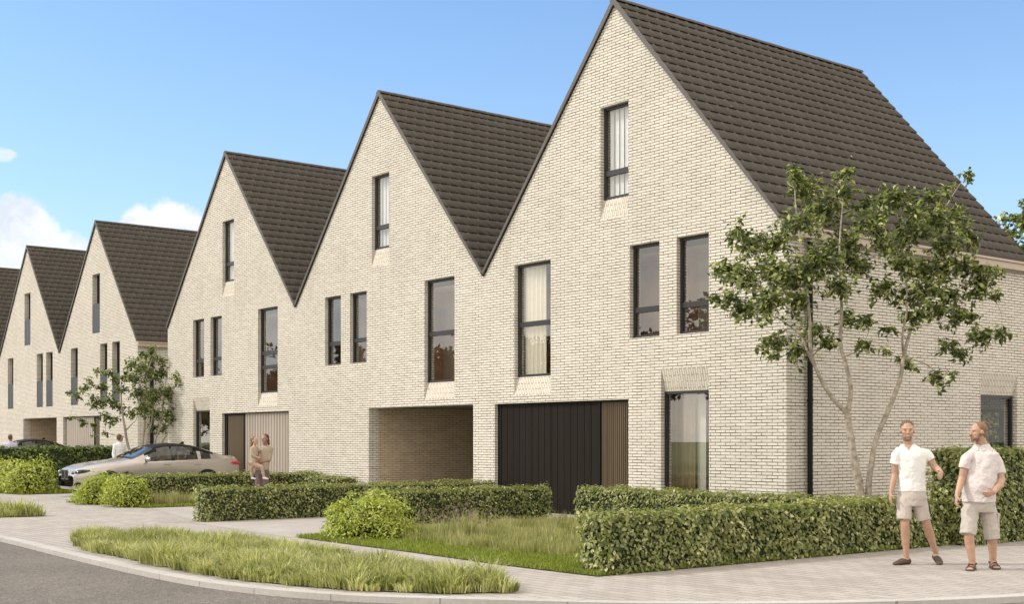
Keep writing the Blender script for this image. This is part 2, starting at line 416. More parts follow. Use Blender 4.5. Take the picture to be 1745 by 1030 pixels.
for i in range(len(inner) - 1):
    a, b = inner[i], inner[i + 1]
    if i < len(inner) - 1:
        mb.poly([(a.x, a.y, 0), (b.x, b.y, 0), (b.x, 60, 0), (a.x, 60, 0)]) if b.x > a.x and a.y < 59 and b.x < -6.4 else None
# plain fan-free pavement: tessellate the polygon
poly = [Vector((p.x, p.y, 0)) for p in inner] + [Vector((-140, 60, 0))]
mb = MB()
for tri in tessellate_polygon([poly]): mb.poly([poly[i] for i in tri])
pav = mb.build('pavement', M['paver'], fix=True); struct(pav)
if pav.data.polygons[0].normal.z < 0: pav.data.flip_normals()
mb = MB()
for i in range(len(kerb_line) - 1):
    a, b, c, d = kerb_line[i], kerb_line[i + 1], inner[i + 1], inner[i]
    mb.poly([(a.x, a.y, .006), (b.x, b.y, .006), (c.x, c.y, .006), (d.x, d.y, .006)])
    mb.poly([(a.x, a.y, -.08), (b.x, b.y, -.08), (b.x, b.y, .006), (a.x, a.y, .006)])
    mb.poly([(c.x, c.y, .006), (c.x, c.y, -.01), (d.x, d.y, -.01), (d.x, d.y, .006)])
struct(mb.build('kerb', M['kerb']))
def sheet(name, pts, z, m_):
    mb = MB(); poly = [Vector((x, y, z)) for x, y in pts]
    for tri in tessellate_polygon([poly]): mb.poly([poly[i] for i in tri])
    o = mb.build(name, m_, fix=True)
    if o.data.polygons[0].normal.z < 0: o.data.flip_normals()
    return struct(o)
sheet('driveway', [(-23.2, 10.55), (-19.75, 10.3), (-18.7, 10.25), (-19.3, 13), (-19.3, 18.05), (-23.2, 18.05)], .004, M['drive'])
sheet('driveway', [(-28.8, 12.1), (-23.7, 10.85), (-23.7, 18.05), (-28.8, 18.05)], .004, M['drive'])
sheet('driveway', [(-37.9, 12.2), (-33.3, 12.0), (-33.3, 18.05), (-37.9, 18.05)], .004, M['drive'])
sheet('driveway', [(-56.4, 12.5), (-52, 12.4), (-52, 19.5), (-56.4, 19.5)], .004, M['drive'])
LAWN = [(-18.6, 10.3), (-16.4, 10.24), (-15.0, 10.2), (-12.8, 10.07), (-11.05, 10.1), (-11.05, 17.2), (-12, 18.05), (-18.7, 18.05), (-19.2, 16.4), (-19.05, 12.8)]
sheet('garden_lawn', LAWN, .012, M['turf'])
LAWN2 = [(-32.9, 11.5), (-31.2, 11.8), (-28.9, 12.0), (-28.9, 18.05), (-33.2, 18.05)]
sheet('garden_lawn', LAWN2, .012, M['turf'])
LAWN3 = [(-52, 11.6), (-42.0, 11.7), (-38.2, 12.1), (-38.1, 18), (-52, 18)]
sheet('garden_lawn', LAWN3, .012, M['turf'])
STRIP = [(-20.25, 7.0), (-18.6, 6.84), (-15.9, 6.80), (-13.2, 7.0), (-11.6, 7.56), (-10.5, 8.3), (-11.0, 8.55), (-12.6, 8.8), (-15, 8.85), (-17.5, 8.9), (-19.6, 8.7), (-20.5, 8.0)]
_fr = [(p.x, p.y) for p in offset(kerb_line, .42) if -18.8 < p.x < -10.6]
STRIP = [(-20.2, 7.2)] + _fr + [(-10.5, 8.35), (-11.0, 8.55), (-12.6, 8.8), (-15, 8.85), (-17.5, 8.9), (-19.6, 8.7), (-20.35, 8.0)]
sheet('planting_bed', STRIP, .012, M['earth'])
STRIP2 = [(-27.2, 8.0), (-27.1, 9.1), (-33, 9.3), (-45, 9.6), (-45, 7.3), (-33, 7.3)]
sheet('planting_bed', STRIP2, .012, M['earth'])
sheet('grass_verge', [(-200, -60), (60, -60), (60, -7.5), (-200, -7.5)], -.03, M['far_ground'])

# ---------------------------------------------------------------- houses
def roof_tiles(W, D, z0, z1, parent, y0=-.04):
    """individually laid interlocking tiles on both slopes; local coords x 0..W, ridge at W/2"""
    rows = 23; cols = int(round((D + .08) / .30)); V = []; F = []; A = []
    half = W / 2
    L = math.hypot(half, z1 - z0); cw = (D + .08) / cols
    nx_, nz_ = (z1 - z0) / L, half / L
    for side in (0, 1):
        for r in range(rows):
            for cidx in range(cols + (r % 2)):
                ya = y0 + cidx * cw - (cw / 2 if r % 2 else 0); yb = ya + cw - .006
                ya = max(ya, y0); yb = min(yb, y0 + D + .08)
                if yb - ya < .02: continue
                jit = random.uniform(-.0015, .0015)
                s0 = max(0, (r - .3) / rows); s1 = (r + 1) / rows + .004     # from ridge down, each course laps the one below
                def pt(s, y, h):
                    x = half + (half * s) if side == 0 else half - half * s
                    n = (nx_ if side == 0 else -nx_, nz_)
                    return (x + n[0] * h, y, z1 + (z0 - z1) * s + n[1] * h)
                h0 = .020 + jit; h1 = .060 + jit; n = len(V); th = .016
                yy = (ya, yb - .045, yb - .02, yb); e_ = (0, 0, .024, .010)
                V += [pt(s0, y, h0 + e) for y, e in zip(yy, e_)] + [pt(s1, y, h1 + e) for y, e in zip(yy, e_)]
                V += [pt(s1, y, h1 - th) for y in yy] + [pt(s0, y, h0 - .012) for y in yy]
                a = random.random()
                for k in range(3):
                    for lo_, hi_ in ((0, 4), (4, 8), (8, 12)):
                        q = (n + lo_ + k, n + hi_ + k, n + hi_ + k + 1, n + lo_ + k + 1)
                        F.append(q if side == 0 else q[::-1]); A.append(a)
                q = (n, n + 12, n + 8, n + 4); F.append(q if side == 0 else q[::-1]); A.append(a)
    # base slabs
    for side in (0, 1):
        sgn = 1 if side == 0 else -1; xe = W if side == 0 else 0
        n = len(V)
        V += [(half, y0, z1), (half, y0 + D + .08, z1), (xe, y0 + D + .08, z0), (xe, y0, z0)]; F.append((n, n + 3, n + 2, n + 1) if side == 0 else (n, n + 1, n + 2, n + 3)); A.append(.2)
    return np_mesh('roof', V, F, M['tile'], parent, attr=A)


def window(parent, xa, xb, za, zb, y, transoms=(), kind='full', blinds=None, curtain=None, fixed_split=None, panel_below=None, mull=None, t=.055, axis='y', x_plane=None):
    """frame mesh + pane(s); axis 'y' windows face -Y at depth y"""
    def B(mb, a0, a1, d0, d1, z0, z1, m=0):
        if axis == 'y': mb.box(a0, a1, d0, d1, z0, z1, m)
        else: mb.box(x_plane - d1, x_plane - d0, a0, a1, z0, z1, m)
    mb = MB(); d0, d1 = (y, y + .075)
    e = .002
    B(mb, xa + e, xa + t, d0, d1, za + e, zb - e); B(mb, xb - t, xb - e, d0, d1, za + e, zb - e)
    B(mb, xa + t, xb - t, d0, d1, za + e, za + t); B(mb, xa + t, xb - t, d0, d1, zb - t, zb - e)
    for z in transoms: B(mb, xa + t, xb - t, d0 + .002, d1 - .002, z - .055, z + .055)
    if mull: B(mb, mull - .03, mull + .03, d0 + .003, d1 - .003, za + t, zb - t)
    fr = mb.build('window', M['frame'], parent)
    zlo = panel_below if panel_below else za + t
    g = MB(); yy = d0 + .037
    if axis == 'y': g.poly([(xa + t, yy, zlo), (xb - t, yy, zlo), (xb - t, yy, zb - t), (xa + t, yy, zb - t)])
    else: g.poly([(x_plane - yy, xa + t, zlo), (x_plane - yy, xb - t, zlo), (x_plane - yy, xb - t, zb - t), (x_plane - yy, xa + t, zb - t)])
    g.build('pane', M['glass'] if axis == 'y' else M['clearglass'], fr)
    if panel_below:
        g = MB(); B(g, xa + .006, xb - .006, .012, .035, za + .01, panel_below); g.build('lower_panel', M['panel'], fr)
    if blinds:
        g = MB(); n = 5; s_ = (blinds[1] - blinds[0]) / n
        for i in range(n):
            for k in range(6):      # each hanging panel bows slightly
                u0, u1 = blinds[0] + s_ * (i + .13 * k), blinds[0] + s_ * (i + .13 * (k + 1)); q = lambda k_: y + .13 + .022 * math.sin(math.pi * k_ / 6)
                g.poly([(u0, q(k), za + .04), (u1, q(k + 1), za + .04), (u1, q(k + 1), zb - .04), (u0, q(k), zb - .04)])
        g.build('blind', M['blind'], fr, smooth=True)
    if curtain:
        cfr, cto, mt = curtain; g = MB(); n = max(12, int((cto - cfr) / .018)); zz0, zz1 = za + .03, zb - .03
        pts = []
        for i in range(n + 1):
            x = cfr + (cto - cfr) * i / n; pts.append((x, y + .17 + .035 * math.sin((x - cfr) * 2 * math.pi / .155)))
        for i in range(n):
            g.poly([(pts[i][0], pts[i][1], zz0), (pts[i + 1][0], pts[i + 1][1], zz0), (pts[i + 1][0], pts[i + 1][1], zz1), (pts[i][0], pts[i][1], zz1)])
        g.build('curtain', mt, fr, smooth=True)
    return fr


def house(name, X0, Y0, W, D, ops, label, group, side=None, backs=(), rev=.10, z_e=5.42, z_r=10.62, brownback=False, partition_to=None):
    root = empty(name, (X0, Y0, 0), 0, label, 'house', group)
    mb = MB()
    # front face with holes
    outer = [Vector((0, 0, -.15)), Vector((W, 0, -.15)), Vector((W, 0, z_e)), Vector((W / 2, 0, z_r)), Vector((0, 0, z_e))]
    loops = [outer]; solds = MB()
    for o in ops:
        xa, xb, za, zb = o['r']; lo = o.get('lo', za); hi = o.get('hi', zb)
        loops.append([Vector((xa, 0, lo)), Vector((xa, 0, hi)), Vector((xb, 0, hi)), Vector((xb, 0, lo))])
    flat = [v for l in loops for v in l]
    for yy in (0, .3):
        for tri in tessellate_polygon(loops):
            pts = [flat[i] for i in tri]; nrm = (pts[1] - pts[0]).cross(pts[2] - pts[0])
            if (nrm.y > 0) == (yy == 0): pts.reverse()
            mb.poly([(p.x, yy, p.z) for p in pts])
    for o in ops:
        xa, xb, za, zb = o['r']; lo = o.get('lo', za); hi = o.get('hi', zb); d = o.get('d', rev); dd = .3
        for x, flip in ((xa, 1), (xb, 0)):
            pts = [(x, 0, lo), (x, d, za), (x, dd, za), (x, dd, zb), (x, d, zb), (x, 0, hi)]
            if lo == za: pts = [(x, 0, lo), (x, dd, za), (x, dd, zb), (x, d, zb), (x, 0, hi)]
            clean = [pts[0]]
            for q in pts[1:]:
                if q != clean[-1]: clean.append(q)
            if flip: clean.reverse()
            mb.poly(clean)
        if lo < za:
            solds.poly([(xa, 0, lo), (xb, 0, lo), (xb, d, za), (xa, d, za)]); mb.poly([(xa, d, za), (xb, d, za), (xb, dd, za), (xa, dd, za)])
        else: mb.poly([(xa, 0, za), (xb, 0, za), (xb, dd, za), (xa, dd, za)])
        if hi > zb:
            solds.poly([(xa, d, zb), (xb, d, zb), (xb, 0, hi), (xa, 0, hi)]); mb.poly([(xa, d, zb), (xa, dd, zb), (xb, dd, zb), (xb, d, zb)])
        else: mb.poly([(xa, 0, zb), (xa, dd, zb), (xb, dd, zb), (xb, 0, zb)])
    # side walls
    def wall_x(x, holes, nx_):
        out = [Vector((x, 0, -.15)), Vector((x, D, -.15)), Vector((x, D, z_e)), Vector((x, 0, z_e))]
        lp = [out] + [[Vector((x, a, z0)), Vector((x, a, hh)), Vector((x, b, hh)), Vector((x, b, z0))] for a, b, z0, z1, hh in holes]
        fl = [v for l in lp for v in l]
        proj = [[Vector((v.y, v.z, 0)) for v in l] for l in lp]
        for tri in tessellate_polygon(proj):
            pts = [fl[i] for i in tri]
            if ((pts[1] - pts[0]).cross(pts[2] - pts[0]).x > 0) != (nx_ > 0): pts.reverse()
            mb.poly(pts)
        for a, b, z0, z1, hh in holes:
            s = -nx_; d = rev
            mb.poly([(x, a, z0), (x, a, z1 if hh == z1 else hh), (x + s * d, a, z1), (x + s * .3, a, z1), (x + s * .3, a, z0)])
            mb.poly([(x, b, z0), (x + s * .3, b, z0), (x + s * .3, b, z1), (x + s * d, b, z1), (x, b, hh)])
            mb.poly([(x, a, z0), (x + s * .3, a, z0), (x + s * .3, b, z0), (x, b, z0)])
            mb.poly([(x + s * d, a, z1), (x + s * d, b, z1), (x + s * .3, b, z1), (x + s * .3, a, z1)])
            if hh > z1: solds.poly([(x + s * .0, a, hh), (x + s * d, a, z1), (x + s * d, b, z1), (x, b, hh)])
    cp = [o for o in ops if o.get('carport')]
    wall_x(W, side or [], 1)
    wall_x(0, [], -1)
    # back wall
    outb = [Vector((0, D, -.15)), Vector((W, D, -.15)), Vector((W, D, z_e)), Vector((W / 2, D, z_r)), Vector((0, D, z_e))]
    lp = [outb] + [[Vector((a, D, z0)), Vector((a, D, z1)), Vector((b, D, z1)), Vector((b, D, z0))] for a, b, z0, z1 in backs]
    fl = [v for l in lp for v in l]
    for tri in tessellate_polygon(lp): mb.poly([fl[i] for i in tri])
    wl = mb.build('wall', M['brick'], root)
    for fc in solds.f:
        one = MB(); one.poly([solds.v[i] for i in fc]); one.build('upright_brick_course', M['soldier'], wl)
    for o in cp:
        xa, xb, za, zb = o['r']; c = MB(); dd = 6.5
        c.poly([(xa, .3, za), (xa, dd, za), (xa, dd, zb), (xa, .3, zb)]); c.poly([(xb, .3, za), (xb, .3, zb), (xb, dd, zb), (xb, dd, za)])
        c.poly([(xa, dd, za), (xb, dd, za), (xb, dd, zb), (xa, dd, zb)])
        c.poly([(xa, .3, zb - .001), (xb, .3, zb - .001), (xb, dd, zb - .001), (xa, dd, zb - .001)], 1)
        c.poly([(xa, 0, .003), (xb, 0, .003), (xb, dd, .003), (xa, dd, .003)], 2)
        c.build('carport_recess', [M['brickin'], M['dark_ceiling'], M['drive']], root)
    # interior shell
    it = MB(); i0, i1 = .302, D - .302
    cpx = [(o['r'][0], o['r'][1]) for o in cp]
    for z, mm in ((.02, 1), (2.72, 0), (2.90, 1), (5.42, 0), (5.60, 1), (8.95, 0)):
        xa, xb = (.302, W - .302) if z < 5.3 else (.302 if z < 5.5 else .8, W - .302 if z < 5.5 else W - .8)
        if z > 8: xa, xb = W / 2 - 1.3, W / 2 + 1.3
        if z < .1 and cp: continue
        it.poly([(xa, i0, z), (xb, i0, z), (xb, i1, z), (xa, i1, z)], mm)
    py = partition_to or 1.15
    for z0, z1, a, b, mm in ((2.90, 5.42, .302, W * .64, 2), (2.90, 5.42, W * .64, W - .302, 0), (5.6, 8.95, W / 2 - 1.29, W / 2 + 1.29, 0)):
        it.poly([(a, py, z0), (b, py, z0), (b, py, z1), (a, py, z1)], mm)
    for x in (.303, W - .303):
        it.poly([(x, i0, .02), (x, i1, .02), (x, i1, 5.42), (x, i0, 5.42)], 0) if not (side and x > 1) else None
        if side and x > 1: it.poly([(x, i0, 2.9), (x, i1, 2.9), (x, i1, 5.42), (x, i0, 5.42)], 0)
    for x in (W * .34, W * .64):
        it.poly([(x, i0, 2.9), (x, py, 2.9), (x, py, 5.42), (x, i0, 5.42)], 2)
    if not cp: it.poly([(.303, 4.0, .02), (W - 3.4, 4.0, .02), (W - 3.4, 4.0, 2.72), (.303, 4.0, 2.72)], 0)
    for x in (W / 2 - 1.29, W / 2 + 1.29): it.poly([(x, i0, 5.6), (x, py, 5.6), (x, py, 8.95), (x, i0, 8.95)], 0)
    it.build('interior', [M['plaster'], M['woodfloor'], M['brown']], root)
    rf = roof_tiles(W, D, z_e + .05, z_r + .08, root)
    v = MB(); half = W / 2; zr = z_r + .10; ze = z_e + .07
    for y_a, y_b in ((-.06, -.035), (D + .035, D + .06)):
        for sgn in (1, -1):
            v = MB(); xe = half + sgn * half
            L = math.hypot(half, zr - ze); nx_, nz_ = sgn * (zr - ze) / L, half / L; th = .07; up = .03
            top = [(half, zr + up / nz_), (xe + nx_ * up, ze + nz_ * up)]
            bot = [(half, zr - (th) / nz_), (xe - nx_ * th * 0, ze - th * .9)]
            q = [(top[0][0], top[0][1]), (top[1][0], top[1][1]), (xe, ze - th * .6), (half, zr - th / nz_)]
            n = len(v.v)
            v.v += [(a, y_a, b) for a, b in q] + [(a, y_b, b) for a, b in q]
            for fq in ((0, 1, 2, 3), (7, 6, 5, 4), (0, 4, 5, 1), (1, 5, 6, 2), (2, 6, 7, 3), (3, 7, 4, 0)): v.f.append(tuple(n + i for i in fq)); v.m.append(0)
            v.build('verge_trim', M['verge'], rf)
    rc = MB(); k = int((D + .1) / .42)
    for i in range(k):
        ya = -.05 + i * (D + .1) / k; yb = ya + (D + .1) / k + .012; rr = .11 + (.004 if i % 2 else 0)
        z = zr - .01; pr = []
        for tt in range(7):
            an = math.pi * tt / 6; pr.append((half + rr * math.cos(an), z - .03 + rr * .75 * math.sin(an)))
        for tt in range(6): rc.poly([(pr[tt][0], ya, pr[tt][1]), (pr[tt + 1][0], ya, pr[tt + 1][1]), (pr[tt + 1][0], yb, pr[tt + 1][1]), (pr[tt][0], yb, pr[tt][1])])
        rc.poly([(a, ya, b) for a, b in pr])
    rc.build('ridge_cap', M['tile'], rf)
    return root


def gutter_pipe(root, W, D, z_e, py, pipe_r=.05):
    g = MB(); g.box(W + .003, W + .16, -.04, D + .04, z_e - .16, z_e - .02); g.box(W + .003, W + .19, -.045, D + .045, z_e - .02, z_e + .03)
    g.build('gutter', M['fascia'], root, bevel=.006)
    p = MB(); p.tube([(W + .075, py, z_e - .2), (W + .075, py, 0.02)], pipe_r, 12)
    for z in (.5, 2.3, 4.1): p.tube([(W + .075, py, z), (W + .075, py, z + .04)], pipe_r + .008, 12)
    p.build('downpipe', M['black'], root, smooth=False)


def board_door(name, parent, xa, xb, z0, z1, y, step, material, groove=.012, depth=.03, label=None, saw=False):
    mb = MB(); n = max(1, int(round((xb - xa) / step))); s = (xb - xa) / n
    mb.box(xa, xb, y + depth, y + depth + .03, z0, z1)
    for i in range(n):
        a = xa + i * s; b = a + s - groove
        if saw:
            q = [(a, y + depth - .001), (a + s * .25, y), (b - s * .25, y), (b, y + depth - .001)]
            for k in range(3): mb.poly([(q[k][0], q[k][1], z0), (q[k + 1][0], q[k + 1][1], z0), (q[k + 1][0], q[k + 1][1], z1), (q[k][0], q[k][1], z1)])
        else: mb.box(a, b, y, y + depth - .001, z0, z1)
    o = mb.build(name, material, parent)
    if label: o['label'] = label
    return o


YF = 18.13; D = 8.22; WH = 8.95
X3 = -14.83 - WH; X2 = X3 - WH; X1 = X2 - WH
W3 = [dict(r=(4.03, 4.87, 6.63, 8.56), lo=6.22), dict(r=(1.15, 2.42, 3.03, 5.57), lo=2.62), dict(r=(4.91, 5.76, 3.68, 5.57)), dict(r=(6.23, 7.08, 3.68, 5.57)),
      dict(r=(.42, 4.87, 0, 2.44)), dict(r=(5.80, 7.08, .0, 2.57), hi=3.02)]
h3 = house('gabled_house', X3, YF, WH, D, W3, 'nearest cream brick house, with a dark brown sliding garage door and a side wall', 'row of gabled brick houses',
           side=[(24.42 - YF, 25.85 - YF, .3, 2.57, 3.02)], backs=[(WH - 2.35, WH - .55, .25, 2.3)])
window(h3, 4.03, 4.87, 6.63, 8.56, .10, (7.18,), blinds=(4.10, 4.82))
window(h3, 1.15, 2.42, 3.03, 5.57, .10, (4.22,), curtain=(1.22, 1.98, M['curtain']))
window(h3, 4.91, 5.76, 3.68, 5.57, .10, (4.25,)); window(h3, 6.23, 7.08, 3.68, 5.57, .10, (4.25,))
fr = window(h3, 5.80, 7.08, .0, 2.57, .10)
mb = MB(); mb.poly([(5.86, .32, .45), (6.75, .32, .45), (6.75, .32, 2.5), (5.86, .32, 2.5)]); mb.build('sliding_glass', M['glass'], fr)
mb = MB(); mb.box(6.74, 6.79, .29, .35, .02, 2.5); mb.build('inner_mullion', M['frame'], fr)
mb = MB(); mb.box(5.86, 7.03, .36, .75, .03, .42); mb.build('white_ledge', M['whiteint'], fr)
mb = MB(); mb.box(6.30, 6.80, .52, .62, .03, 2.68); mb.build('inner_wall', M['whiteint'], h3)
mb = MB()
for i in range(46):
    f = lambda k: (5.30 + k * .022, .47 + .03 * math.sin(k * .022 * 2 * math.pi / .13)); a, b = f(i), f(i + 1); mb.poly([(a[0], a[1], .1), (b[0], b[1], .1), (b[0], b[1], 2.6), (a[0], a[1], 2.6)])
mb.build('curtain', M['amber'], fr, smooth=True)
board_door('garage_door', h3, .56, 3.86, .02, 2.40, .10, .215, M['doordark'], .014, .03, 'dark brown boarded sliding garage door')
board_door('ribbed_panel', h3, 3.93, 4.86, .02, 2.40, .115, .062, M['bronze'], .012, .025, 'bronze ribbed translucent panel', saw=True)
mb = MB(); mb.box(.425, .55, .09, .2, 0, 2.43); mb.box(3.865, 3.925, .085, .2, 0, 2.43); mb.box(.55, 3.865, .086, .2, 2.402, 2.43); mb.box(3.925, 4.865, .086, .2, 2.402, 2.43)
mb.build('door_frame', M['black'], h3)
gutter_pipe(h3, WH, D, 5.42, .57)
fr = window(h3, 24.42 - YF, 25.85 - YF, .3, 2.57, .10, axis='x', x_plane=WH, t=.07)
mb = MB(); mb.box(WH - 2.35, WH - .55, D - .15, D - .08, 2.22, 2.3); mb.box(WH - 2.35, WH - 2.27, D - .15, D - .08, .25, 2.22); mb.box(WH - .63, WH - .55, D - .15, D - .08, .25, 2.22)
fb = mb.build('window', M['frame'], h3)

W2 = [dict(r=(4.08, 4.92, 6.63, 8.56), lo=6.18), dict(r=(1.66, 2.51, 3.68, 5.57)), dict(r=(2.98, 3.83, 3.68, 5.57)), dict(r=(6.52, 7.79, 3.03, 5.57), lo=2.60), dict(r=(3.93, 8.54, 0, 2.45), carport=True)]
h2 = house('gabled_house', X2, YF, WH, D, W2, 'middle cream brick house of the near row with an open carport recess at ground level', 'row of gabled brick houses')
window(h2, 4.08, 4.92, 6.63, 8.56, .10, (7.2,), blinds=(4.14, 4.87))
window(h2, 1.66, 2.51, 3.68, 5.57, .10, (4.28,)); window(h2, 2.98, 3.83, 3.68, 5.57, .10, (4.30,)); window(h2, 6.52, 7.79, 3.03, 5.57, .10, (4.24,))

W1 = [dict(r=(4.21, 5.02, 6.63, 8.55), lo=6.15), dict(r=(2.03, 2.86, 3.68, 5.57)), dict(r=(3.34, 4.16, 3.68, 5.57)), dict(r=(6.62, 7.86, 3.03, 5.57), lo=2.62), dict(r=(2.05, 3.30, 0, 2.58), hi=3.0), dict(r=(4.18, 8.54, 0, 2.45))]
h1 = house('gabled_house', X1, YF, WH, D, W1, 'cream brick house behind the silver car, with a ribbed beige garage door', 'row of gabled brick houses')
window(h1, 4.21, 5.02, 6.63, 8.55, .10, (7.19,), blinds=(4.3, 4.96))
window(h1, 2.03, 2.86, 3.68, 5.57, .10, (4.22,)); window(h1, 3.34, 4.16, 3.68, 5.57, .10, (4.23,)); window(h1, 6.62, 7.86, 3.03, 5.57, .10, (3.81, 4.23))
window(h1, 2.05, 3.30, 0, 2.58, .10)
board_door('ribbed_panel', h1, 4.36, 5.50, .02, 2.38, .115, .07, M['bronze'], .012, .025, 'bronze ribbed translucent panel', saw=True)
board_door('garage_door', h1, 5.58, 8.53, .02, 2.42, .09, .17, M['doorbeige'], .02, .05, 'beige ribbed garage door', saw=True)
mb = MB(); mb.box(4.185, 4.35, .09, .2, 0, 2.44); mb.box(5.505, 5.57, .085, .2, 0, 2.44); mb.box(4.35, 5.505, .086, .2, 2.382, 2.44); mb.build('door_frame', M['black'], h1)

YB = 19.6; WB = 8.72; XB = -47.89 - WB
PB = [dict(r=(3.92, 4.77, 6.06, 8.51)), dict(r=(1.39, 2.22, 3.12, 5.57)), dict(r=(4.79, 5.58, 3.12, 5.57)), dict(r=(6.10, 6.92, 3.12, 5.57)), dict(r=(.42, 4.76, 0, 2.62))]
def far_windows(h, lst):
    for (a, b, z0, z1), s in lst: window(h, a, b, z0, z1, .20, panel_below=s)
hb = house('gabled_house', XB, YB, WB, D, PB, rev=.2, label='farther brick house with a tan gutter and black downpipe behind the small garden tree', group='farther row of gabled brick houses')
far_windows(hb, [(PB[0]['r'], 7.27), (PB[1]['r'], 4.32), (PB[2]['r'], 4.30), (PB[3]['r'], 4.30)])
board_door('garage_door', hb, .58, 3.88, .02, 2.58, .10, .22, M['doorbeige'], .02, .05, 'beige ribbed garage door', saw=True)
board_door('ribbed_panel', hb, 3.95, 4.75, .02, 2.54, .115, .07, M['bronze'], .012, .025, saw=True)
mb = MB(); mb.box(3.885, 3.945, .085, .2, 0, 2.61); mb.box(.425, 3.885, .086, .2, 2.582, 2.61); mb.box(3.945, 4.755, .086, .2, 2.545, 2.61); mb.build('door_frame', M['black'], hb)
gutter_pipe(hb, WB, D, 5.42, .55, .07)
PA = [dict(r=(3.93, 4.78, 6.06, 8.50)), dict(r=(1.44, 2.27, 3.12, 5.57)), dict(r=(5.66, 6.50, 3.12, 5.57)), dict(r=(6.94, 7.80, 3.12, 5.57)), dict(r=(3.76, 8.32, 0, 2.62), carport=True)]
ha = house('gabled_house', XB - WB, YB, WB, D, PA, rev=.2, label='farther brick house with an open carport behind the dark parked car', group='farther row of gabled brick houses')
far_windows(ha, [(PA[0]['r'], 7.27), (PA[1]['r'], 4.31), (PA[2]['r'], 4.31), (PA[3]['r'], 4.31)])
hc = house('gabled_house', XB - 2 * WB, YB, WB, D, PB, rev=.2, label='farthest house, of which only the dark tiled roof slope shows at the left edge', group='farther row of gabled brick houses')
far_windows(hc, [(PB[0]['r'], 7.27), (PB[1]['r'], 4.32), (PB[2]['r'], 4.30), (PB[3]['r'], 4.30)])


# ---------------------------------------------------------------- foliage
def unit(n):
    v = RNG.normal(size=(n, 3)); return v / np.linalg.norm(v, axis=1, keepdims=True)


def leaves(P_, N_, size, wid=.5, tilt=.7, droop=0.0, svar=.35):
    """one folded leaf per point: P (n,3), N outward normals; returns V, F, ids"""
    n = len(P_); nn = N_ + unit(n) * tilt; nn /= np.linalg.norm(nn, axis=1, keepdims=True)
    ax = unit(n); ax[:, 2] -= droop; ax -= nn * np.sum(ax * nn, axis=1, keepdims=True); ax /= np.linalg.norm(ax, axis=1, keepdims=True) + 1e-6
    sd = np.cross(nn, ax); s = (size * (1 + RNG.uniform(-svar, svar, n)))[:, None]
    base = P_; tip = P_ + ax * s; mid = P_ + ax * s * .45
    l = mid + sd * s * wid * .5 + nn * s * .10; r = mid - sd * s * wid * .5 + nn * s * .10
    V = np.stack([base, l, tip, r], 1).reshape(-1, 3)
    i = np.arange(n)[:, None] * 4
    F = np.concatenate([i + np.array([[0, 1, 2]]), i + np.array([[0, 2, 3]])], 1).reshape(-1, 3)
    return V, F


def hedge(name, x0, x1, y0, y1, h, lsize, dens, label, material=None, group='clipped hedges of the front gardens', base=0.0, cat='hedge', rough=.045):
    root = empty(name, ((x0 + x1) / 2, (y0 + y1) / 2, base), 0, label, cat, group)
    cx_, cy_ = (x0 + x1) / 2, (y0 + y1) / 2; hx, hy = (x1 - x0) / 2, (y1 - y0) / 2
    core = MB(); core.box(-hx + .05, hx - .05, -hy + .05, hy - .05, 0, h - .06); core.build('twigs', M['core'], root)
    faces = [((1, 0, 0), 2 * hy * h), ((-1, 0, 0), 2 * hy * h * .45), ((0, -1, 0), 2 * hx * h), ((0, 1, 0), 2 * hx * h * .4), ((0, 0, 1), 4 * hx * hy)]
    Ps, Ns = [], []
    for nrm, area in faces:
        n = int(area * dens); nv = np.array(nrm, float)
        u = RNG.uniform(-1, 1, n); v = RNG.uniform(-1, 1, n)
        if nrm[0]: p = np.stack([np.full(n, nrm[0] * hx), u * hy, (v + 1) / 2 * h], 1)
        elif nrm[1]: p = np.stack([u * hx, np.full(n, nrm[1] * hy), (v + 1) / 2 * h], 1)
        else: p = np.stack([u * hx, v * hy, np.full(n, h)], 1)
        Ps.append(p); Ns.append(np.tile(nv, (n, 1)))
    P_ = np.concatenate(Ps); N_ = np.concatenate(Ns)
    bump = (np.sin(P_[:, 0] * 9 + P_[:, 1] * 7.3 + P_[:, 2] * 6) + np.sin(P_[:, 1] * 17 + 1.3 - P_[:, 2] * 13) + np.sin(P_[:, 1] * 3.1 + P_[:, 0] * 5)) / 3
    P_ = P_ + N_ * (bump * rough + RNG.normal(0, .028, len(P_)) - .015)[:, None]
    # rounded top edges
    top = np.clip((P_[:, 2] - (h - .08)) / .08, 0, 1); P_[:, 0] *= 1 - top * .03 / max(hx, .1); P_[:, 2] = np.maximum(P_[:, 2], .01)
    Nn = N_.copy(); Nn[:, 2] += .30
    V, F = leaves(P_, Nn, lsize, .62, .55, .25)
    rnd = np.clip(RNG.normal(.45, .24, len(P_)) + bump * .14, 0, 1)
    np_mesh('foliage', V, F, material or M['hedge'], root, attr=np.repeat(rnd, 2))
    return root


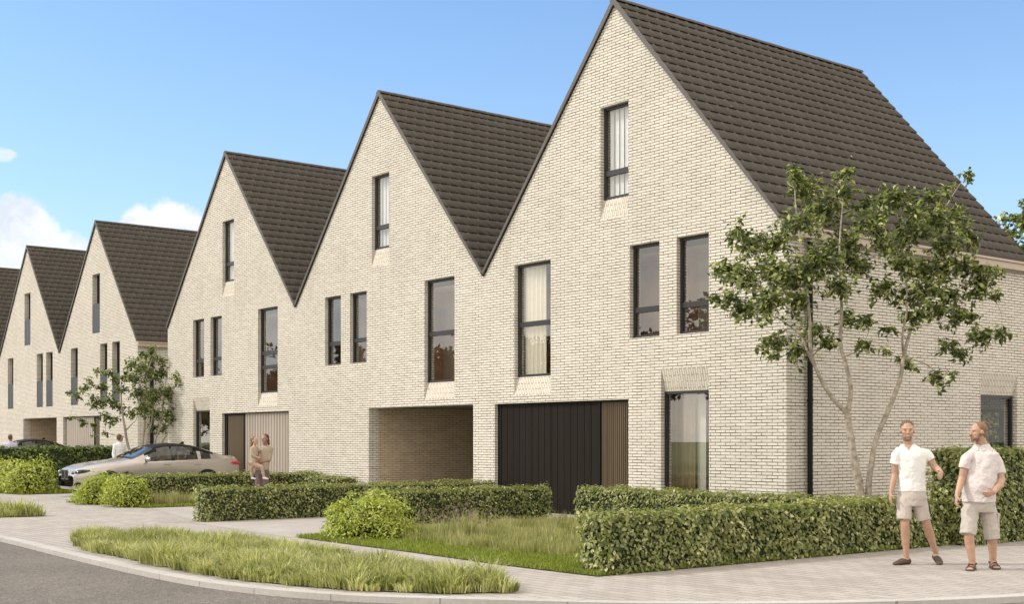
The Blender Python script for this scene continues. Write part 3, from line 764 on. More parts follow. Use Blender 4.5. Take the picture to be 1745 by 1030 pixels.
hedge('hedge', -11.58, -11.08, 10.28, 17.38, .70, .062, 1500, 'near low clipped hedge beside the pavement, behind the two walking men')
hedge('hedge', -11.45, -10.78, 17.42, 26.5, 1.44, .07, 1250, 'tall clipped hedge at the right edge, higher than all the others')
hedge('hedge', -18.1, -11.6, 16.0, 16.5, .70, .055, 1300, 'sunlit low hedge running along the front of the nearest house')
hedge('hedge', -20.2, -19.72, 12.62, 16.75, .66, .05, 1300, 'low hedge in front of the dark brown garage door, behind the round bush')
hedge('hedge', -23.66, -23.2, 10.84, 18.05, .66, .05, 1200, 'long low hedge in the middle whose pale square end meets the pavement')
hedge('hedge', -31.3, -30.8, 12.4, 17.9, .72, .06, 750, 'low hedge along the side of the silver car')
hedge('hedge', -30.78, -28.95, 17.3, 17.9, .62, .06, 700, 'short low hedge at the wall right of the beige garage door')
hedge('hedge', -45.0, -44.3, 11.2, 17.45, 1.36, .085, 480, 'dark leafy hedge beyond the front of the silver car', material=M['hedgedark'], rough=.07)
hedge('hedge', -21.5, -13.0, 29.5, 30.3, 2.6, .12, 260, 'tall green hedge seen through the side window of the nearest house', group='clipped hedges of the back gardens')


def bush(x, y, rx, ry, h, n, label, lsize=.055, mat_=None):
    root = empty('round_bush', (x, y, 0), 0, label, 'bush', 'bright green round bushes by the pavement')
    # lumpy dome of shoots
    lobes = []
    for i in range(16):
        a = i / 16 * 2 * math.pi; lobes.append((rx * .76 * math.cos(a), ry * .76 * math.sin(a), h * .16, .2 * h / .75))
    for i in range(26):
        a = RNG.uniform(0, 2 * math.pi); e = RNG.uniform(0.0, 1.0); rr = RNG.uniform(.72, .92)
        lobes.append((rx * rr * math.cos(a) * math.sqrt(1 - e * e * .9), ry * rr * math.sin(a) * math.sqrt(1 - e * e * .9), h * (.12 + .68 * e), RNG.uniform(.12, .27) * h / .75))
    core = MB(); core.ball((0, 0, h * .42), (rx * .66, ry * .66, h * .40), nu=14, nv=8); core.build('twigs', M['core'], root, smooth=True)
    Ps, Ns = [], []
    per = n // len(lobes)
    for (a, b, c, r) in lobes:
        u = unit(per); rad = r * RNG.uniform(.75, 1.12, per)[:, None]
        p = np.array([[a, b, c]]) + u * rad; Ps.append(p); Ns.append(u)
    u = unit(n // 4); u[:, 2] = np.abs(u[:, 2]); Ps.append(np.array([[0, 0, h * .3]]) + u * np.array([[rx * .80, ry * .80, h * .52]])); Ns.append(u)
    P_ = np.concatenate(Ps); N_ = np.concatenate(Ns); k = P_[:, 2] > .015; P_ = P_[k]; N_ = N_[k]; N_[:, 2] += .5
    V, F = leaves(P_, N_, lsize, .42, .6, -.5)
    rnd = np.clip(RNG.normal(.5, .25, len(P_)), 0, 1)
    np_mesh('foliage', V, F, mat_ or M['bush'], root, attr=np.repeat(rnd, 2)); return root


bush(-17.66, 11.08, .76, .72, .76, 11000, 'round light green bush at the corner of the lawn, nearest the grass strip', .055)
bush(-29.9, 12.0, .62, .6, .80, 4200, 'round light green bush right of its twin, in front of the silver car', .07)
bush(-31.55, 11.9, .66, .62, .80, 4200, 'round light green bush left of its twin, touching the front of the silver car', .07)
bush(-39.3, 12.7, .95, .9, 1.02, 4600, 'largest light green bush, at the left edge in front of the dark hedge', .09)
bush(-41.0, 12.6, .8, .8, .98, 2500, 'light green bush cut by the left edge of the photo', .09)


def in_poly(P_, poly):
    x, y = P_[:, 0], P_[:, 1]; inside = np.zeros(len(P_), bool); n = len(poly)
    for i in range(n):
        x1, y1 = poly[i]; x2, y2 = poly[(i + 1) % n]
        c = ((y1 > y) != (y2 > y)) & (x < (x2 - x1) * (y - y1) / (y2 - y1 + 1e-12) + x1); inside ^= c
    return inside


def blades(P_, ang, lean, hgt, wd):
    """tapered bent blades: 5 verts, 1 quad (as 2 tris) + tip tri"""
    n = len(P_); d = np.stack([np.cos(ang), np.sin(ang), np.zeros(n)], 1); s = np.stack([-np.sin(ang + RNG.uniform(-1, 1, n)), np.cos(ang), np.zeros(n)], 1)
    z = np.array([[0, 0, 1.]]); h = hgt[:, None]; w_ = wd[:, None] / 2; L = lean[:, None]
    a = P_ - s * w_; b = P_ + s * w_
    m_ = P_ + z * h * .55 + d * h * L * .3; c = m_ - s * w_ * .8; e = m_ + s * w_ * .8
    tip = P_ + z * h * (1 - .25 * L) + d * h * L
    V = np.stack([a, b, c, e, tip], 1).reshape(-1, 3); i = np.arange(n)[:, None] * 5
    F = np.concatenate([i + np.array([[0, 1, 3]]), i + np.array([[0, 3, 2]]), i + np.array([[2, 3, 4]])], 1).reshape(-1, 3)
    return V, F


def sample(poly, dens):
    a = np.array(poly); lo, hi = a.min(0), a.max(0); n = int((hi - lo).prod() * dens)
    P_ = np.stack([RNG.uniform(lo[0], hi[0], n), RNG.uniform(lo[1], hi[1], n), np.full(n, .012)], 1)
    return P_[in_poly(P_, poly)]


def tuft_grass(name, poly, tufts, per, hgt, wd, material, spread=.10, lean=.55):
    T = sample(poly, tufts); n = len(T) * per
    th = RNG.uniform(.45, 1.25, len(T)) * (1 + .35 * np.sin(T[:, 0] * 2.1) * np.sin(T[:, 1] * 3 + T[:, 0]))
    i = np.repeat(np.arange(len(T)), per); ang = RNG.uniform(0, 2 * math.pi, n); r = np.sqrt(RNG.uniform(0, 1, n)) * spread
    P_ = T[i] + np.stack([np.cos(ang) * r, np.sin(ang) * r, np.zeros(n)], 1)
    h = hgt * th[i] * RNG.uniform(.55, 1.1, n); ln = RNG.uniform(.15, 1, n) * lean
    V, F = blades(P_, ang + RNG.normal(0, .4, n), ln, h, np.full(n, wd) * RNG.uniform(.7, 1.3, n))
    tr = RNG.uniform(.2, .75, len(T)); rnd = np.clip(tr[i] + RNG.normal(0, .18, n), 0, 1)
    o = np_mesh(name, V, F, material, attr=np.repeat(rnd, 3)); return o


tag(tuft_grass('grass', STRIP, 70, 80, .215, .0125, M['grass'], .13, 1.1), 'pale green ornamental grass planted between the kerb and the footpath', 'grass', kind='stuff')
tag(tuft_grass('grass', STRIP2, 26, 45, .26, .018, M['grass'], .16, .9), 'pale green ornamental grass in the farther planting bed at the left edge', 'grass', kind='stuff')
P_ = sample(LAWN, 2600); n = len(P_)
V, F = blades(P_, RNG.uniform(0, 6.28, n), RNG.uniform(.1, .8, n), RNG.uniform(.03, .085, n), np.full(n, .009)); 
tag(np_mesh('lawn_grass', V, F, M['lawn'], attr=np.repeat(RNG.uniform(0, 1, n), 3)), 'short bright green lawn of the nearest front garden', 'grass', kind='stuff')
P_ = sample(LAWN2, 900); n = len(P_)
V, F = blades(P_, RNG.uniform(0, 6.28, n), RNG.uniform(.1, .8, n), RNG.uniform(.04, .1, n), np.full(n, .014)); 
tag(np_mesh('lawn_grass', V, F, M['lawn'], attr=np.repeat(RNG.uniform(0, 1, n), 3)), 'short bright green lawn beside the silver car', 'grass', kind='stuff')
P_ = sample(LAWN3, 300); n = len(P_)
V, F = blades(P_, RNG.uniform(0, 6.28, n), RNG.uniform(.1, .8, n), RNG.uniform(.06, .2, n), np.full(n, .02)); 
tag(np_mesh('lawn_grass', V, F, M['lawn'], attr=np.repeat(RNG.uniform(0, 1, n), 3)), 'lawn under the dark hedge at the left', 'grass', kind='stuff')
MEADOW = [(-18.4, 11.2), (-15, 11.0), (-12.8, 11.2), (-11.7, 11.7), (-11.7, 15.8), (-18.9, 15.9), (-18.9, 12.6)]
tag(tuft_grass('meadow_grass', MEADOW, 17, 42, .22, .010, M['straw'], .13, .45), 'tall straw coloured meadow grass on the nearest lawn', 'grass', kind='stuff')
tag(tuft_grass('meadow_grass', [(-30.7, 12.5), (-29.2, 12.5), (-29.2, 17.2), (-30.7, 17.2)], 14, 50, .34, .014, M['straw'], .13, .4), 'tall straw coloured meadow grass before the hedge by the silver car', 'grass', kind='stuff')
# purple flower heads on stalks
Ps = []; stems = []
for (cx_, cy_, k) in [(-17.0, 12.3, 55), (-13.2, 14.6, 40), (-15.5, 14.8, 25), (-19.0, 13.9, 20), (-12.0, 12.2, 15)]:
    for _ in range(k):
        x, y = cx_ + RNG.normal(0, .3), cy_ + RNG.normal(0, .4); z = RNG.uniform(.22, .48); stems.append((x, y, z))
S = np.array(stems); n = len(S); base = S.copy(); base[:, 2] = .01
V, F = blades(base, RNG.uniform(0, 6, n), np.full(n, .1), S[:, 2] * 1.03, np.full(n, .007))
fo = np_mesh('meadow_flowers', V, F, M['straw'], attr=np.repeat(RNG.uniform(0, 1, n), 3)); tag(fo, 'purple flower heads on thin stalks in the meadow grass', 'flowers', kind='stuff')
P_ = np.repeat(S, 7, 0) + RNG.normal(0, .014, (n * 7, 3)); V, F = leaves(P_, unit(len(P_)), .028, .7, .8)
hd = np_mesh('flower_heads', V, F, M['flower'], fo, attr=np.repeat(RNG.uniform(0, 1, len(P_)), 2)); hd['kind'] = 'stuff'


# ---------------------------------------------------------------- trees
def tree(name, loc, stems, clusters, lsize, per_r2, label, rz=THETA, group=None, depth=1.0, twr=.007, seed=3, wid=.55):
    """stems: list of polylines [(x,y,z,r)...]; clusters: (x,y,z,rad); local x to camera right, y away"""
    rnd_ = random.Random(seed); root = empty(name, loc, rz, label, 'tree', group)
    tr = MB()
    nodes = []
    for st in stems:
        pts = smooth_path([Vector(s[:3]) for s in st], 6)
        rs = np.interp(np.linspace(0, len(st) - 1, len(pts)), range(len(st)), [s[3] for s in st])
        tr.tube(pts, [float(r) for r in rs], 9)
        for p_, r_ in zip(pts, rs):
            nodes.append((p_, r_))
    tr.build('trunk', M['bark'], root, smooth=True)
    br = MB(); LP, LD = [], []
    cl = sorted(clusters, key=lambda c: min((Vector(c[:3]) - n_[0]).length for n_ in nodes))
    for c in cl:
        cv = Vector(c[:3]); rad = c[3]
        # nearest node preferably below
        best = min(nodes, key=lambda n_: (cv - n_[0]).length + max(0, n_[0].z - cv.z + .15) * 1.8)
        a = best[0]; L = (cv - a).length
        mid = (a + cv) / 2 + Vector((rnd_.uniform(-.1, .1), rnd_.uniform(-.1, .1), -.06 * L + .05 * rnd_.random()))
        r0 = min(best[1] * .75, .006 + .012 * L)
        pts = smooth_path([a, mid, cv], 5); rr = [r0 + (twr * .6 - r0) * k / (len(pts) - 1) for k in range(len(pts))]
        if L > .05: br.tube(pts, rr, 5, cap=False)
        for p_, r_ in list(zip(pts, rr))[2:]: nodes.append((p_, max(r_, twr * .6)))
        n = int(per_r2 * rad * rad); ntw = max(3, n // 11)
        for _ in range(ntw):
            d = Vector((rnd_.gauss(0, 1), rnd_.gauss(0, 1), rnd_.gauss(.15, .75))).normalized()
            s = cv + d * rad * rnd_.uniform(0, .35); e = s + d * rad * rnd_.uniform(.5, 1.0) + Vector((0, 0, -.04))
            br.tube([s, e], [twr * .5, twr * .25], 3, cap=False)
            k = max(3, n // ntw)
            for q in range(k):
                u = (q + .5 * rnd_.random()) / k; LP.append(tuple(s.lerp(e, u) + Vector((rnd_.gauss(0, .02), rnd_.gauss(0, .02), rnd_.gauss(0, .02))))); LD.append(tuple(d))
    br.build('limbs', M['bark'], root)
    P_ = np.array(LP); Dd = np.array(LD); N_ = Dd * .3 + np.array([[0, 0, 1.0]])
    n = len(P_); nn = N_ + unit(n) * 1.1; nn /= np.linalg.norm(nn, axis=1, keepdims=True)
    V, F = leaves(P_, nn, lsize, wid, .1, .7, .35)
    np_mesh('crown', V, F, M['tree'], root, attr=np.repeat(np.clip(RNG.normal(.45, .25, n), 0, 1), 2))
    return root


Dn = 20.5; sc_ = 2177 / Dn
def loc_at(px, D_, z=0):
    a = (px - 872.5) / 2177; return ((.6238 * a - .7817) * D_, (.7817 * a + .6238) * D_, z)
C8 = [(300,50,30),(330,95,50),(295,25,18),(455,40,30),(440,100,45),(390,160,65),(320,190,55),(135,215,45),(180,260,55),(250,250,55),(90,325,40),(150,350,55),(220,330,60),(65,410,25),(110,405,30),(150,440,50),
 (230,420,60),(300,350,70),(370,300,70),(440,250,65),(520,130,50),(590,120,50),(650,150,50),(520,200,55),(580,250,60),(640,220,55),(700,110,32),(795,45,22),(735,90,25),(720,180,55),(780,170,45),(800,230,50),
 (740,250,50),(480,320,55),(430,370,45),(300,420,50),(250,540,42),(210,550,25),(310,560,40),(350,500,45),(450,460,32),(500,470,32),(500,540,28),(400,540,28),(560,380,42),(600,310,50),(660,330,55),(640,400,50),(690,380,45),
 (720,320,50),(800,320,48),(850,340,35),(905,325,20),(760,400,42),(845,380,42),(650,460,42),(725,440,42),(790,460,42),(840,525,42),(900,510,25),(750,550,35),(785,570,28),(565,560,16),(620,590,24),(720,640,30),(570,500,22),(880,400,22),(760,635,16),(640,600,18)]
rt = random.Random(5); cl = []
for (a, b, r) in C8:
    px = 1180 + a * .5825; py = 270 + b * .5825; x = (px - 1468) / sc_; z = 1.6 + (751 - py) / sc_
    ex = (1 - min(1, abs((px - 1465) / 260)) ** 2) ** .5; dy = rt.uniform(-1, 1) * 1.25 * ex
    kk = 1 + dy / Dn; cl.append((x * kk + (1468 - 872.5) / 2177 * dy, dy, 1.6 + (z - 1.6) * kk, r * .5825 / sc_ * 1.18))
def sp(px, py, r, dy=0): return ((px - 1468) / sc_ + (1468 - 872.5) / 2177 * dy, dy, 1.6 + (751 - py) / sc_ * (1 + dy / Dn), r)
stems = [[((1470 - 1468) / sc_, 0, 0, .085), sp(1466, 840, .07), sp(1455, 780, .062), sp(1448, 735, .058), sp(1444, 705, .05)],
         [sp(1444, 705, .045), sp(1420, 680, .036), sp(1398, 645, .032), sp(1382, 600, .03), sp(1380, 540, .024, -.1), sp(1372, 460, .018, -.2), sp(1360, 380, .012, -.2), sp(1355, 320, .006, -.2)],
         [sp(1444, 705, .045), sp(1450, 665, .036, .05), sp(1441, 620, .034, .1), sp(1432, 585, .03, .2), sp(1434, 520, .024, .2), sp(1430, 430, .016, .2), sp(1436, 340, .009, .3)],
         [sp(1398, 645, .022), sp(1380, 610, .018, .1), sp(1360, 570, .012, .3), sp(1320, 540, .008, .4)],
         [((1482 - 1468) / sc_, 0.02, 0, .07), sp(1480, 838, .052), sp(1484, 800, .045), sp(1493, 750, .042), sp(1514, 700, .04), sp(1533, 650, .036), sp(1540, 610, .033), sp(1552, 565, .026, .2), sp(1578, 500, .018, .3), sp(1590, 430, .014, .2), sp(1610, 360, .009, .2), sp(1640, 310, .005, .2)],
         [sp(1540, 610, .024), sp(1537, 570, .018, -.3), sp(1545, 510, .013, -.4), sp(1530, 430, .009, -.5), sp(1500, 380, .006, -.5)],
         [sp(1540, 610, .016), sp(1575, 620, .012, -.1), sp(1600, 640, .008, -.2)]]
tree('garden_tree', loc_at(1468, Dn), stems, cl, .094, 3300, 'nearest multi-stemmed tree in front of the side wall, behind the low hedge', group='young multi-stemmed trees', seed=4)

Df = 44.0; sf = 2177 / Df; x0f = 232.0
CF = [(280,765,16),(325,770,22),(370,710,20),(350,740,26),(410,660,20),(450,680,28),(430,740,34),(400,800,38),(450,790,38),(480,700,26),(500,750,30),(520,690,26),(500,820,34),(440,860,32),(480,870,30),(300,865,16),(345,880,24),(390,893,20),(440,930,14),(395,940,12),
 (550,640,34),(600,600,30),(640,578,22),(660,620,40),(600,660,46),(560,700,40),(640,690,46),(690,680,40),(580,760,46),(650,770,50),(700,760,46),(600,820,42),(560,845,28),(660,845,44),(705,850,40),(640,900,26),(690,905,28),(760,700,46),(760,800,46),(740,640,36)]
rt = random.Random(9); clf = []
for (a, b, r) in CF:
    px = a / 2.4516; py = 360 + b / 2.4516; dy = rt.uniform(-.9, .9); kk = 1 + dy / Df
    clf.append(((px - x0f) / sf * kk + (x0f - 872.5) / 2177 * dy, dy, 1.6 + (751 - py) / sf * kk, r / 2.4516 / sf * 1.15))
def sq(px, py, r, dy=0): return ((px - x0f) / sf + (x0f - 872.5) / 2177 * dy, dy, 1.6 + (751 - py) / sf, r)
stf = [[sq(226, 787, .06), sq(217, 755, .045), sq(212, 725, .038), sq(208, 700, .03), sq(206, 660, .02), sq(212, 640, .012)],
       [sq(214, 735, .025), sq(226, 722, .016), sq(232, 716, .012), sq(238, 690, .008)],
       [sq(212, 745, .02), sq(195, 742, .014), sq(180, 738, .009)],
       [sq(238, 787, .05), sq(243, 755, .036), sq(247, 725, .03), sq(247, 690, .024), sq(250, 640, .014), sq(262, 605, .008)],
       [sq(246, 787, .05), sq(253, 740, .032), sq(258, 720, .028), sq(262, 680, .018)],
       [sq(255, 787, .05), sq(265, 750, .035), sq(272, 728, .03), sq(278, 690, .02), sq(284, 640, .012)],
       [sq(262, 787, .04), sq(280, 748, .03), sq(290, 735, .02), sq(300, 700, .012)]]
tree('garden_tree', loc_at(x0f, Df), stf, clf, .11, 1900, 'smaller multi-stemmed tree behind the silver car, before the side wall with the black downpipe', group='young multi-stemmed trees', seed=8)

# tall tree behind the nearest house
DB_ = 46.0; sb = 2177 / DB_
clb = []; rt = random.Random(3)
for i in range(90):
    px = 1790 + rt.gauss(0, 42); py = rt.uniform(350, 640)
    if px < 1700: px = 1700 + rt.random() * 20; py = rt.uniform(372, 470)
    if px < 1725 and py < 375: py += 35
    clb.append(((px - 1790) / sb, rt.uniform(-1.5, 1.5), 1.6 + (751 - py) / sb, rt.uniform(.35, .65)))
tree('background_tree', loc_at(1790, DB_), [[(0, 0, 0, .2), (0, 0, 3, .16), (.2, 0, 6, .1), (0, 0, 9, .04)]], clb, .2, 420, 'tall leafy tree beyond the back of the nearest house at the right edge', seed=2, wid=.6)


# wood across the street (it shows only as a reflection in the windows)
Ps = []
for x in np.arange(-150, -22, 4.6):
    h = RNG.uniform(8.5, 12.5); r = RNG.uniform(3, 4.4); x0_, y0_ = x + RNG.uniform(-1.5, 1.5), -26 + RNG.uniform(-3, 3)
    for i in range(44):
        c = unit(1)[0] * np.array([r, r, h * .36]) * RNG.uniform(.3, .95) + np.array([x0_, y0_, h * .60]); Ps.append(c + unit(75) * RNG.uniform(.3, 1.0) * .95)
P_ = np.concatenate(Ps); V, F = leaves(P_, unit(len(P_)), .36, .7, .5)
M['woodleaf'] = leaf_mat('shaded_wood_leaf', [(0, (.012, .018, .006)), (1, (.04, .05, .018))], .1)
tag(np_mesh('woodland', V, F, M['woodleaf'], attr=np.repeat(RNG.uniform(0, .8, len(P_)), 2)), 'wood across the street, mirrored in the upper windows', 'wood', kind='stuff')

# ---------------------------------------------------------------- cars
M['paint'] = mat('champagne_paint', (.44, .40, .365), .25, .55, .5); M['paint'].node_tree.nodes['Principled BSDF'].inputs['Coat Weight'].default_value = .6
M['paintdark'] = mat('black_paint', (.02, .018, .017), .2, .2); M['tyre'] = mat('tyre', (.02, .02, .02), .8); M['rim'] = mat('rim', (.35, .35, .36), .3, .8)
M['carglass'] = glass_mat('car_glass', .06, (.36, .36, .33)); M['leather'] = mat('beige_leather', (.45, .36, .25), .6); M['cabin'] = mat('cabin_dark', (.05, .045, .04), .8)
M['lampglass'] = mat('headlamp_glass', (.30, .34, .42), .1, .3); M['lampdark'] = mat('headlamp_dark', (.03, .035, .05), .15); M['red'] = mat('red_lamp', (.55, .02, .03), .2)
M['chrome'] = mat('chrome', (.75, .75, .76), .15, 1.0)


def car(name, loc, rz, paint, label, seatmat, scale=(1, 1, 1), dark_roof=False, group=None):
    root = empty(name, loc, rz, label, 'car', group); root.scale = scale
    I = lambda y, t: float(np.interp(y, [a for a, _ in t], [b for _, b in t]))
    hw = [(0, .60), (.06, .70), (.18, .80), (.45, .885), (1.0, .925), (2.5, .935), (4.0, .925), (4.55, .88), (4.85, .78), (4.95, .66)]
    top = [(0, .60), (.03, .72), (.12, .80), (.35, .88), (.8, .955), (1.45, 1.035), (1.6, 1.07), (1.9, 1.22), (2.2, 1.355), (2.5, 1.43), (2.9, 1.462), (3.3, 1.445), (3.7, 1.37), (4.0, 1.275), (4.25, 1.185), (4.5, 1.13), (4.8, 1.11), (4.90, 1.06), (4.95, .90)]
    belt = [(0, .56), (.03, .66), (.12, .72), (.5, .80), (1.0, .87), (1.6, .925), (2.5, .955), (3.5, .985), (4.3, 1.02), (4.8, 1.03), (4.95, .86)]
    bot = [(0, .30), (.1, .22), (.5, .19), (4.5, .2), (4.85, .28), (4.95, .40)]
    ys = sorted(set([0, .02, .05, .1, .15, .22, .3, .4, .55, .7, .85, 1.0, 1.15, 1.3, 1.45] + list(np.arange(1.55, 4.35, .1)) + [4.4, 4.5, 4.6, 4.7, 4.78, 4.85, 4.9, 4.93, 4.95]))
    def section(y):
        w_, zt, zb, z0 = I(y, hw), I(y, top), I(y, belt), I(y, bot); cab = np.clip((zt - zb - .10) / .3, 0, 1)
        pts = [(0, z0), (w_ * .82, z0), (w_ * .95, z0 + (zb - z0) * .18), (w_ * .985, z0 + (zb - z0) * .45), (w_, z0 + (zb - z0) * .70), (w_ * .985, z0 + (zb - z0) * .86), (w_ * (.95 - .0 * cab), zb)]
        xr = w_ * (.95 - .06) - (zt - zb) * .50 * cab; xr = xr * cab + w_ * .78 * (1 - cab); zr = (zt - .045) * cab + (zb + (zt - zb) * .72) * (1 - cab)
        x0, z_ = w_ * .95 - .02 * cab, zb + .015 * cab
        for f in (.0, .33, .66, .9, 1.0):
            if f == 0: pts.append((x0, z_)); continue
            b = math.sin(f * math.pi) * .018 * cab
            pts.append((x0 + (xr - x0) * f + b, z_ + (zr - z_) * f + b * .3))
        pts += [(xr * .8, zr + (zt - zr) * .6), (xr * .4, zt - .006), (0, zt)]
        return pts
    secs = [section(y) for y in ys]; n = len(secs[0]); body, gl = MB(), MB()
    for i in range(len(ys) - 1):
        ym = (ys[i] + ys[i + 1]) / 2
        for k in range(n - 1):
            for s in (1, -1):
                a, b, c, d = secs[i][k], secs[i][k + 1], secs[i + 1][k + 1], secs[i + 1][k]
                q = [(s * a[0], ys[i], a[1]), (s * b[0], ys[i], b[1]), (s * c[0], ys[i + 1], c[1]), (s * d[0], ys[i + 1], d[1])]
                if s < 0: q.reverse()
                side = 7 <= k <= 9 and 1.95 < ym < 4.0 and not (3.62 > ym > 3.55)
                if k == 9 and (ym < 2.35 or ym > 3.65): side = False
                if k == 8 and (ym < 2.1): side = False
                screen = (k >= 10) and (1.55 < ym < 2.25 or 3.62 < ym < 4.28)
                arch = any((abs(yy - ym) < .36) and k <= 3 and k >= 1 for yy in (.88, 3.82))
                if side or screen: gl.poly(q)
                
                else: body.poly(q, 1 if (k == 9 and 1.95 < ym < 4.1) else (2 if dark_roof and k >= 10 and 2.2 < ym < 3.7 else 0))
    bo = body.build('body', [paint, M['black'], M['black']], root)
    me = bo.data; bb = bmesh.new(); bb.from_mesh(me); bmesh.ops.remove_doubles(bb, verts=bb.verts, dist=.0005); bmesh.ops.recalc_face_normals(bb, faces=bb.faces); bb.to_mesh(me); bb.free()
    me.polygons.foreach_set('use_smooth', [True] * len(me.polygons)); me.set_sharp_from_angle(angle=R_(42))
    gl.build('glazing', M['carglass'], root, smooth=False)
    for s in (1, -1):
        pl = MB(); 
        for y in (2.78,):
            a = section(y); pl.poly([(s * (a[7][0] + .006), y - .045, a[7][1]), (s * (a[7][0] + .006), y + .045, a[7][1]), (s * (a[10][0] + .008), y + .03, a[10][1]), (s * (a[10][0] + .008), y - .03, a[10][1])])
        pl.build('door_pillar', M['black'], root)
        mr = MB(); mr.ball((s * 1.0, 1.98, 1.03), (.10, .065, .065)); mr.box(min(s * .86, s * .96), max(s * .86, s * .96), 1.96, 2.02, .98, 1.0); mr.build('wing_mirror', paint if paint is M['paintdark'] else M['chrome'], root, smooth=True)
        for y in (2.70, 3.62):
            hd_ = MB(); hd_.box(min(s * .925, s * .95), max(s * .925, s * .95), y - .22, y - .02, .865, .885); hd_.build('door_handle', paint, root, bevel=.005)
        # lamps
        lm = MB(); lm.loft([((s * .80, .20, .70), (.02, .02, 0), (0, 0, .03)), ((s * .72, .10, .70), (.05, -.03, 0), (0, 0, .055)), ((s * .47, .005, .675), (.05, 0, 0), (0, .02, .045))], 0, 14)
        lm.ball((s * .60, .03, .69), (.05, .03, .035), m=1); lm.ball((s * .72, .085, .70), (.05, .035, .035), m=1)
        lm.build('headlight', [M['lampdark'], M['lampglass']], root, smooth=True)
        sidel = MB(); sidel.loft([((s * .85, .34, .73), (.012, .03, 0), (0, 0, .02)), ((s * .80, .22, .71), (.03, .05, 0), (0, 0, .05)), ((s * .72, .11, .70), (.04, .04, 0), (0, 0, .055))], 0, 12); sidel.build('headlight', M['lampdark'], root, smooth=True)
        tl = MB(); tl.loft([((s * .865, 4.60, .90), (.012, .03, 0), (0, 0, .012)), ((s * .835, 4.74, .90), (.012, .05, 0), (0, 0, .045)), ((s * .72, 4.92, .88), (.05, .02, 0), (0, 0, .045))], 0, 12); tl.build('tail_light', M['red'], root, smooth=True)
        kd = MB(); kd.box(min(s * .03, s * .26), max(s * .03, s * .26), -.025, .03, .50, .74); kdo = kd.build('grille', M['black'], root, bevel=.03)
        kc = MB()
        for z0, z1, a, b in ((.735, .755, .03, .26), (.49, .505, .03, .26)): kc.box(min(s * a, s * b), max(s * a, s * b), -.03, .03, z0, z1)
        kc.box(min(s * .02, s * .035), max(s * .02, s * .035), -.03, .03, .505, .735); kc.box(min(s * .255, s * .27), max(s * .255, s * .27), -.03, .03, .505, .735); kc.build('grille_surround', M['chrome'], kdo)
        vt = MB(); vt.loft([((s * .945, 1.42, .70), (.004, 0, 0), (0, .01, .02)), ((s * .95, 1.30, .64), (.006, 0, 0), (0, .015, .02))], 0, 6); vt.loft([((s * .945, 1.25, .66), (.006, 0, 0), (0, .0, .012)), ((s * .95, 1.55, .64), (.004, 0, 0), (0, 0, .008))], 0, 6); vt.build('fender_vent', M['black'], root)
        ft = MB(); ft.box(min(s * .5, s * .78), max(s * .5, s * .78), .02, .14, .30, .42); ft.build('air_intake', M['black'], root, bevel=.02)
        for y in (.88, 3.82):
            ar = MB(); ar.tube([(s * .80, y, .345), (s * .945, y, .345)], [.385, .385], 28); ar.build('wheel_arch', M['black'], root)
            wh = MB(); wh.tube([(s * .68, y, .335), (s * .955, y, .335)], [.335, .335], 28); wo = wh.build('wheel', M['tyre'], root, bevel=.02)
            rm = MB(); rm.tube([(s * .95, y, .335), (s * .962, y, .335)], [.24, .23], 24)
            for q in range(10):
                an = q * math.pi / 5; rm.tube([(s * .964, y, .335), (s * .972, y + .22 * math.cos(an), .335 + .22 * math.sin(an))], .018, 5)
            rm.build('rim', M['rim'], wo)
    ca = MB(); ca.box(-.72, .72, 1.6, 4.3, .5, .55); ca.box(-.7, .7, 1.62, 1.95, .8, .96); cf = ca.build('cabin_floor', M['cabin'], root)
    for x in (-.38, .38):
        for y in (2.45, 3.35):
            s_ = MB(); s_.loft([((x, y - .45, .62), (.24, 0, 0), (0, .05, .08)), ((x, y, .60), (.25, 0, 0), (0, .03, .10)), ((x, y + .12, .72), (.24, 0, 0), (0, .09, .03)), ((x, y + .26, 1.14), (.19, 0, 0), (0, .06, .02))], 0, 14)
            s_.ball((x, y + .30, 1.24), (.12, .05, .085)); s_.build('seat', seatmat, root, smooth=True)
    stw = MB(); stw.loft([((.38, 1.98, .93), (.17, 0, 0), (0, .06, .16)), ((.38, 2.0, .92), (.17, 0, 0), (0, .06, .16))], 0, 18); stw.build('steering_wheel', M['black'], root)
    an = MB(); an.loft([((0, 3.42, 1.43), (.03, 0, 0), (0, .08, 0)), ((0, 3.46, 1.50), (.006, 0, 0), (0, .03, 0))], 0, 8); an.build('roof_antenna', M['black'], root)
    return root


car('parked_car', (-35.62, 12.5, 0), 0, M['paint'], 'champagne silver sedan parked on the driveway, facing the street', M['leather'], (1, 1, 1.04), True, 'cars parked before the garages')  # black roof colour stands in for a dark reflection on the paint
car('parked_car', (-53.6, 14.45, 0), 0, M['paintdark'], 'black car at the far left, only its roof showing above the dark hedge', M['cabin'], (1, 1, 1.14), True, 'cars parked before the garages')

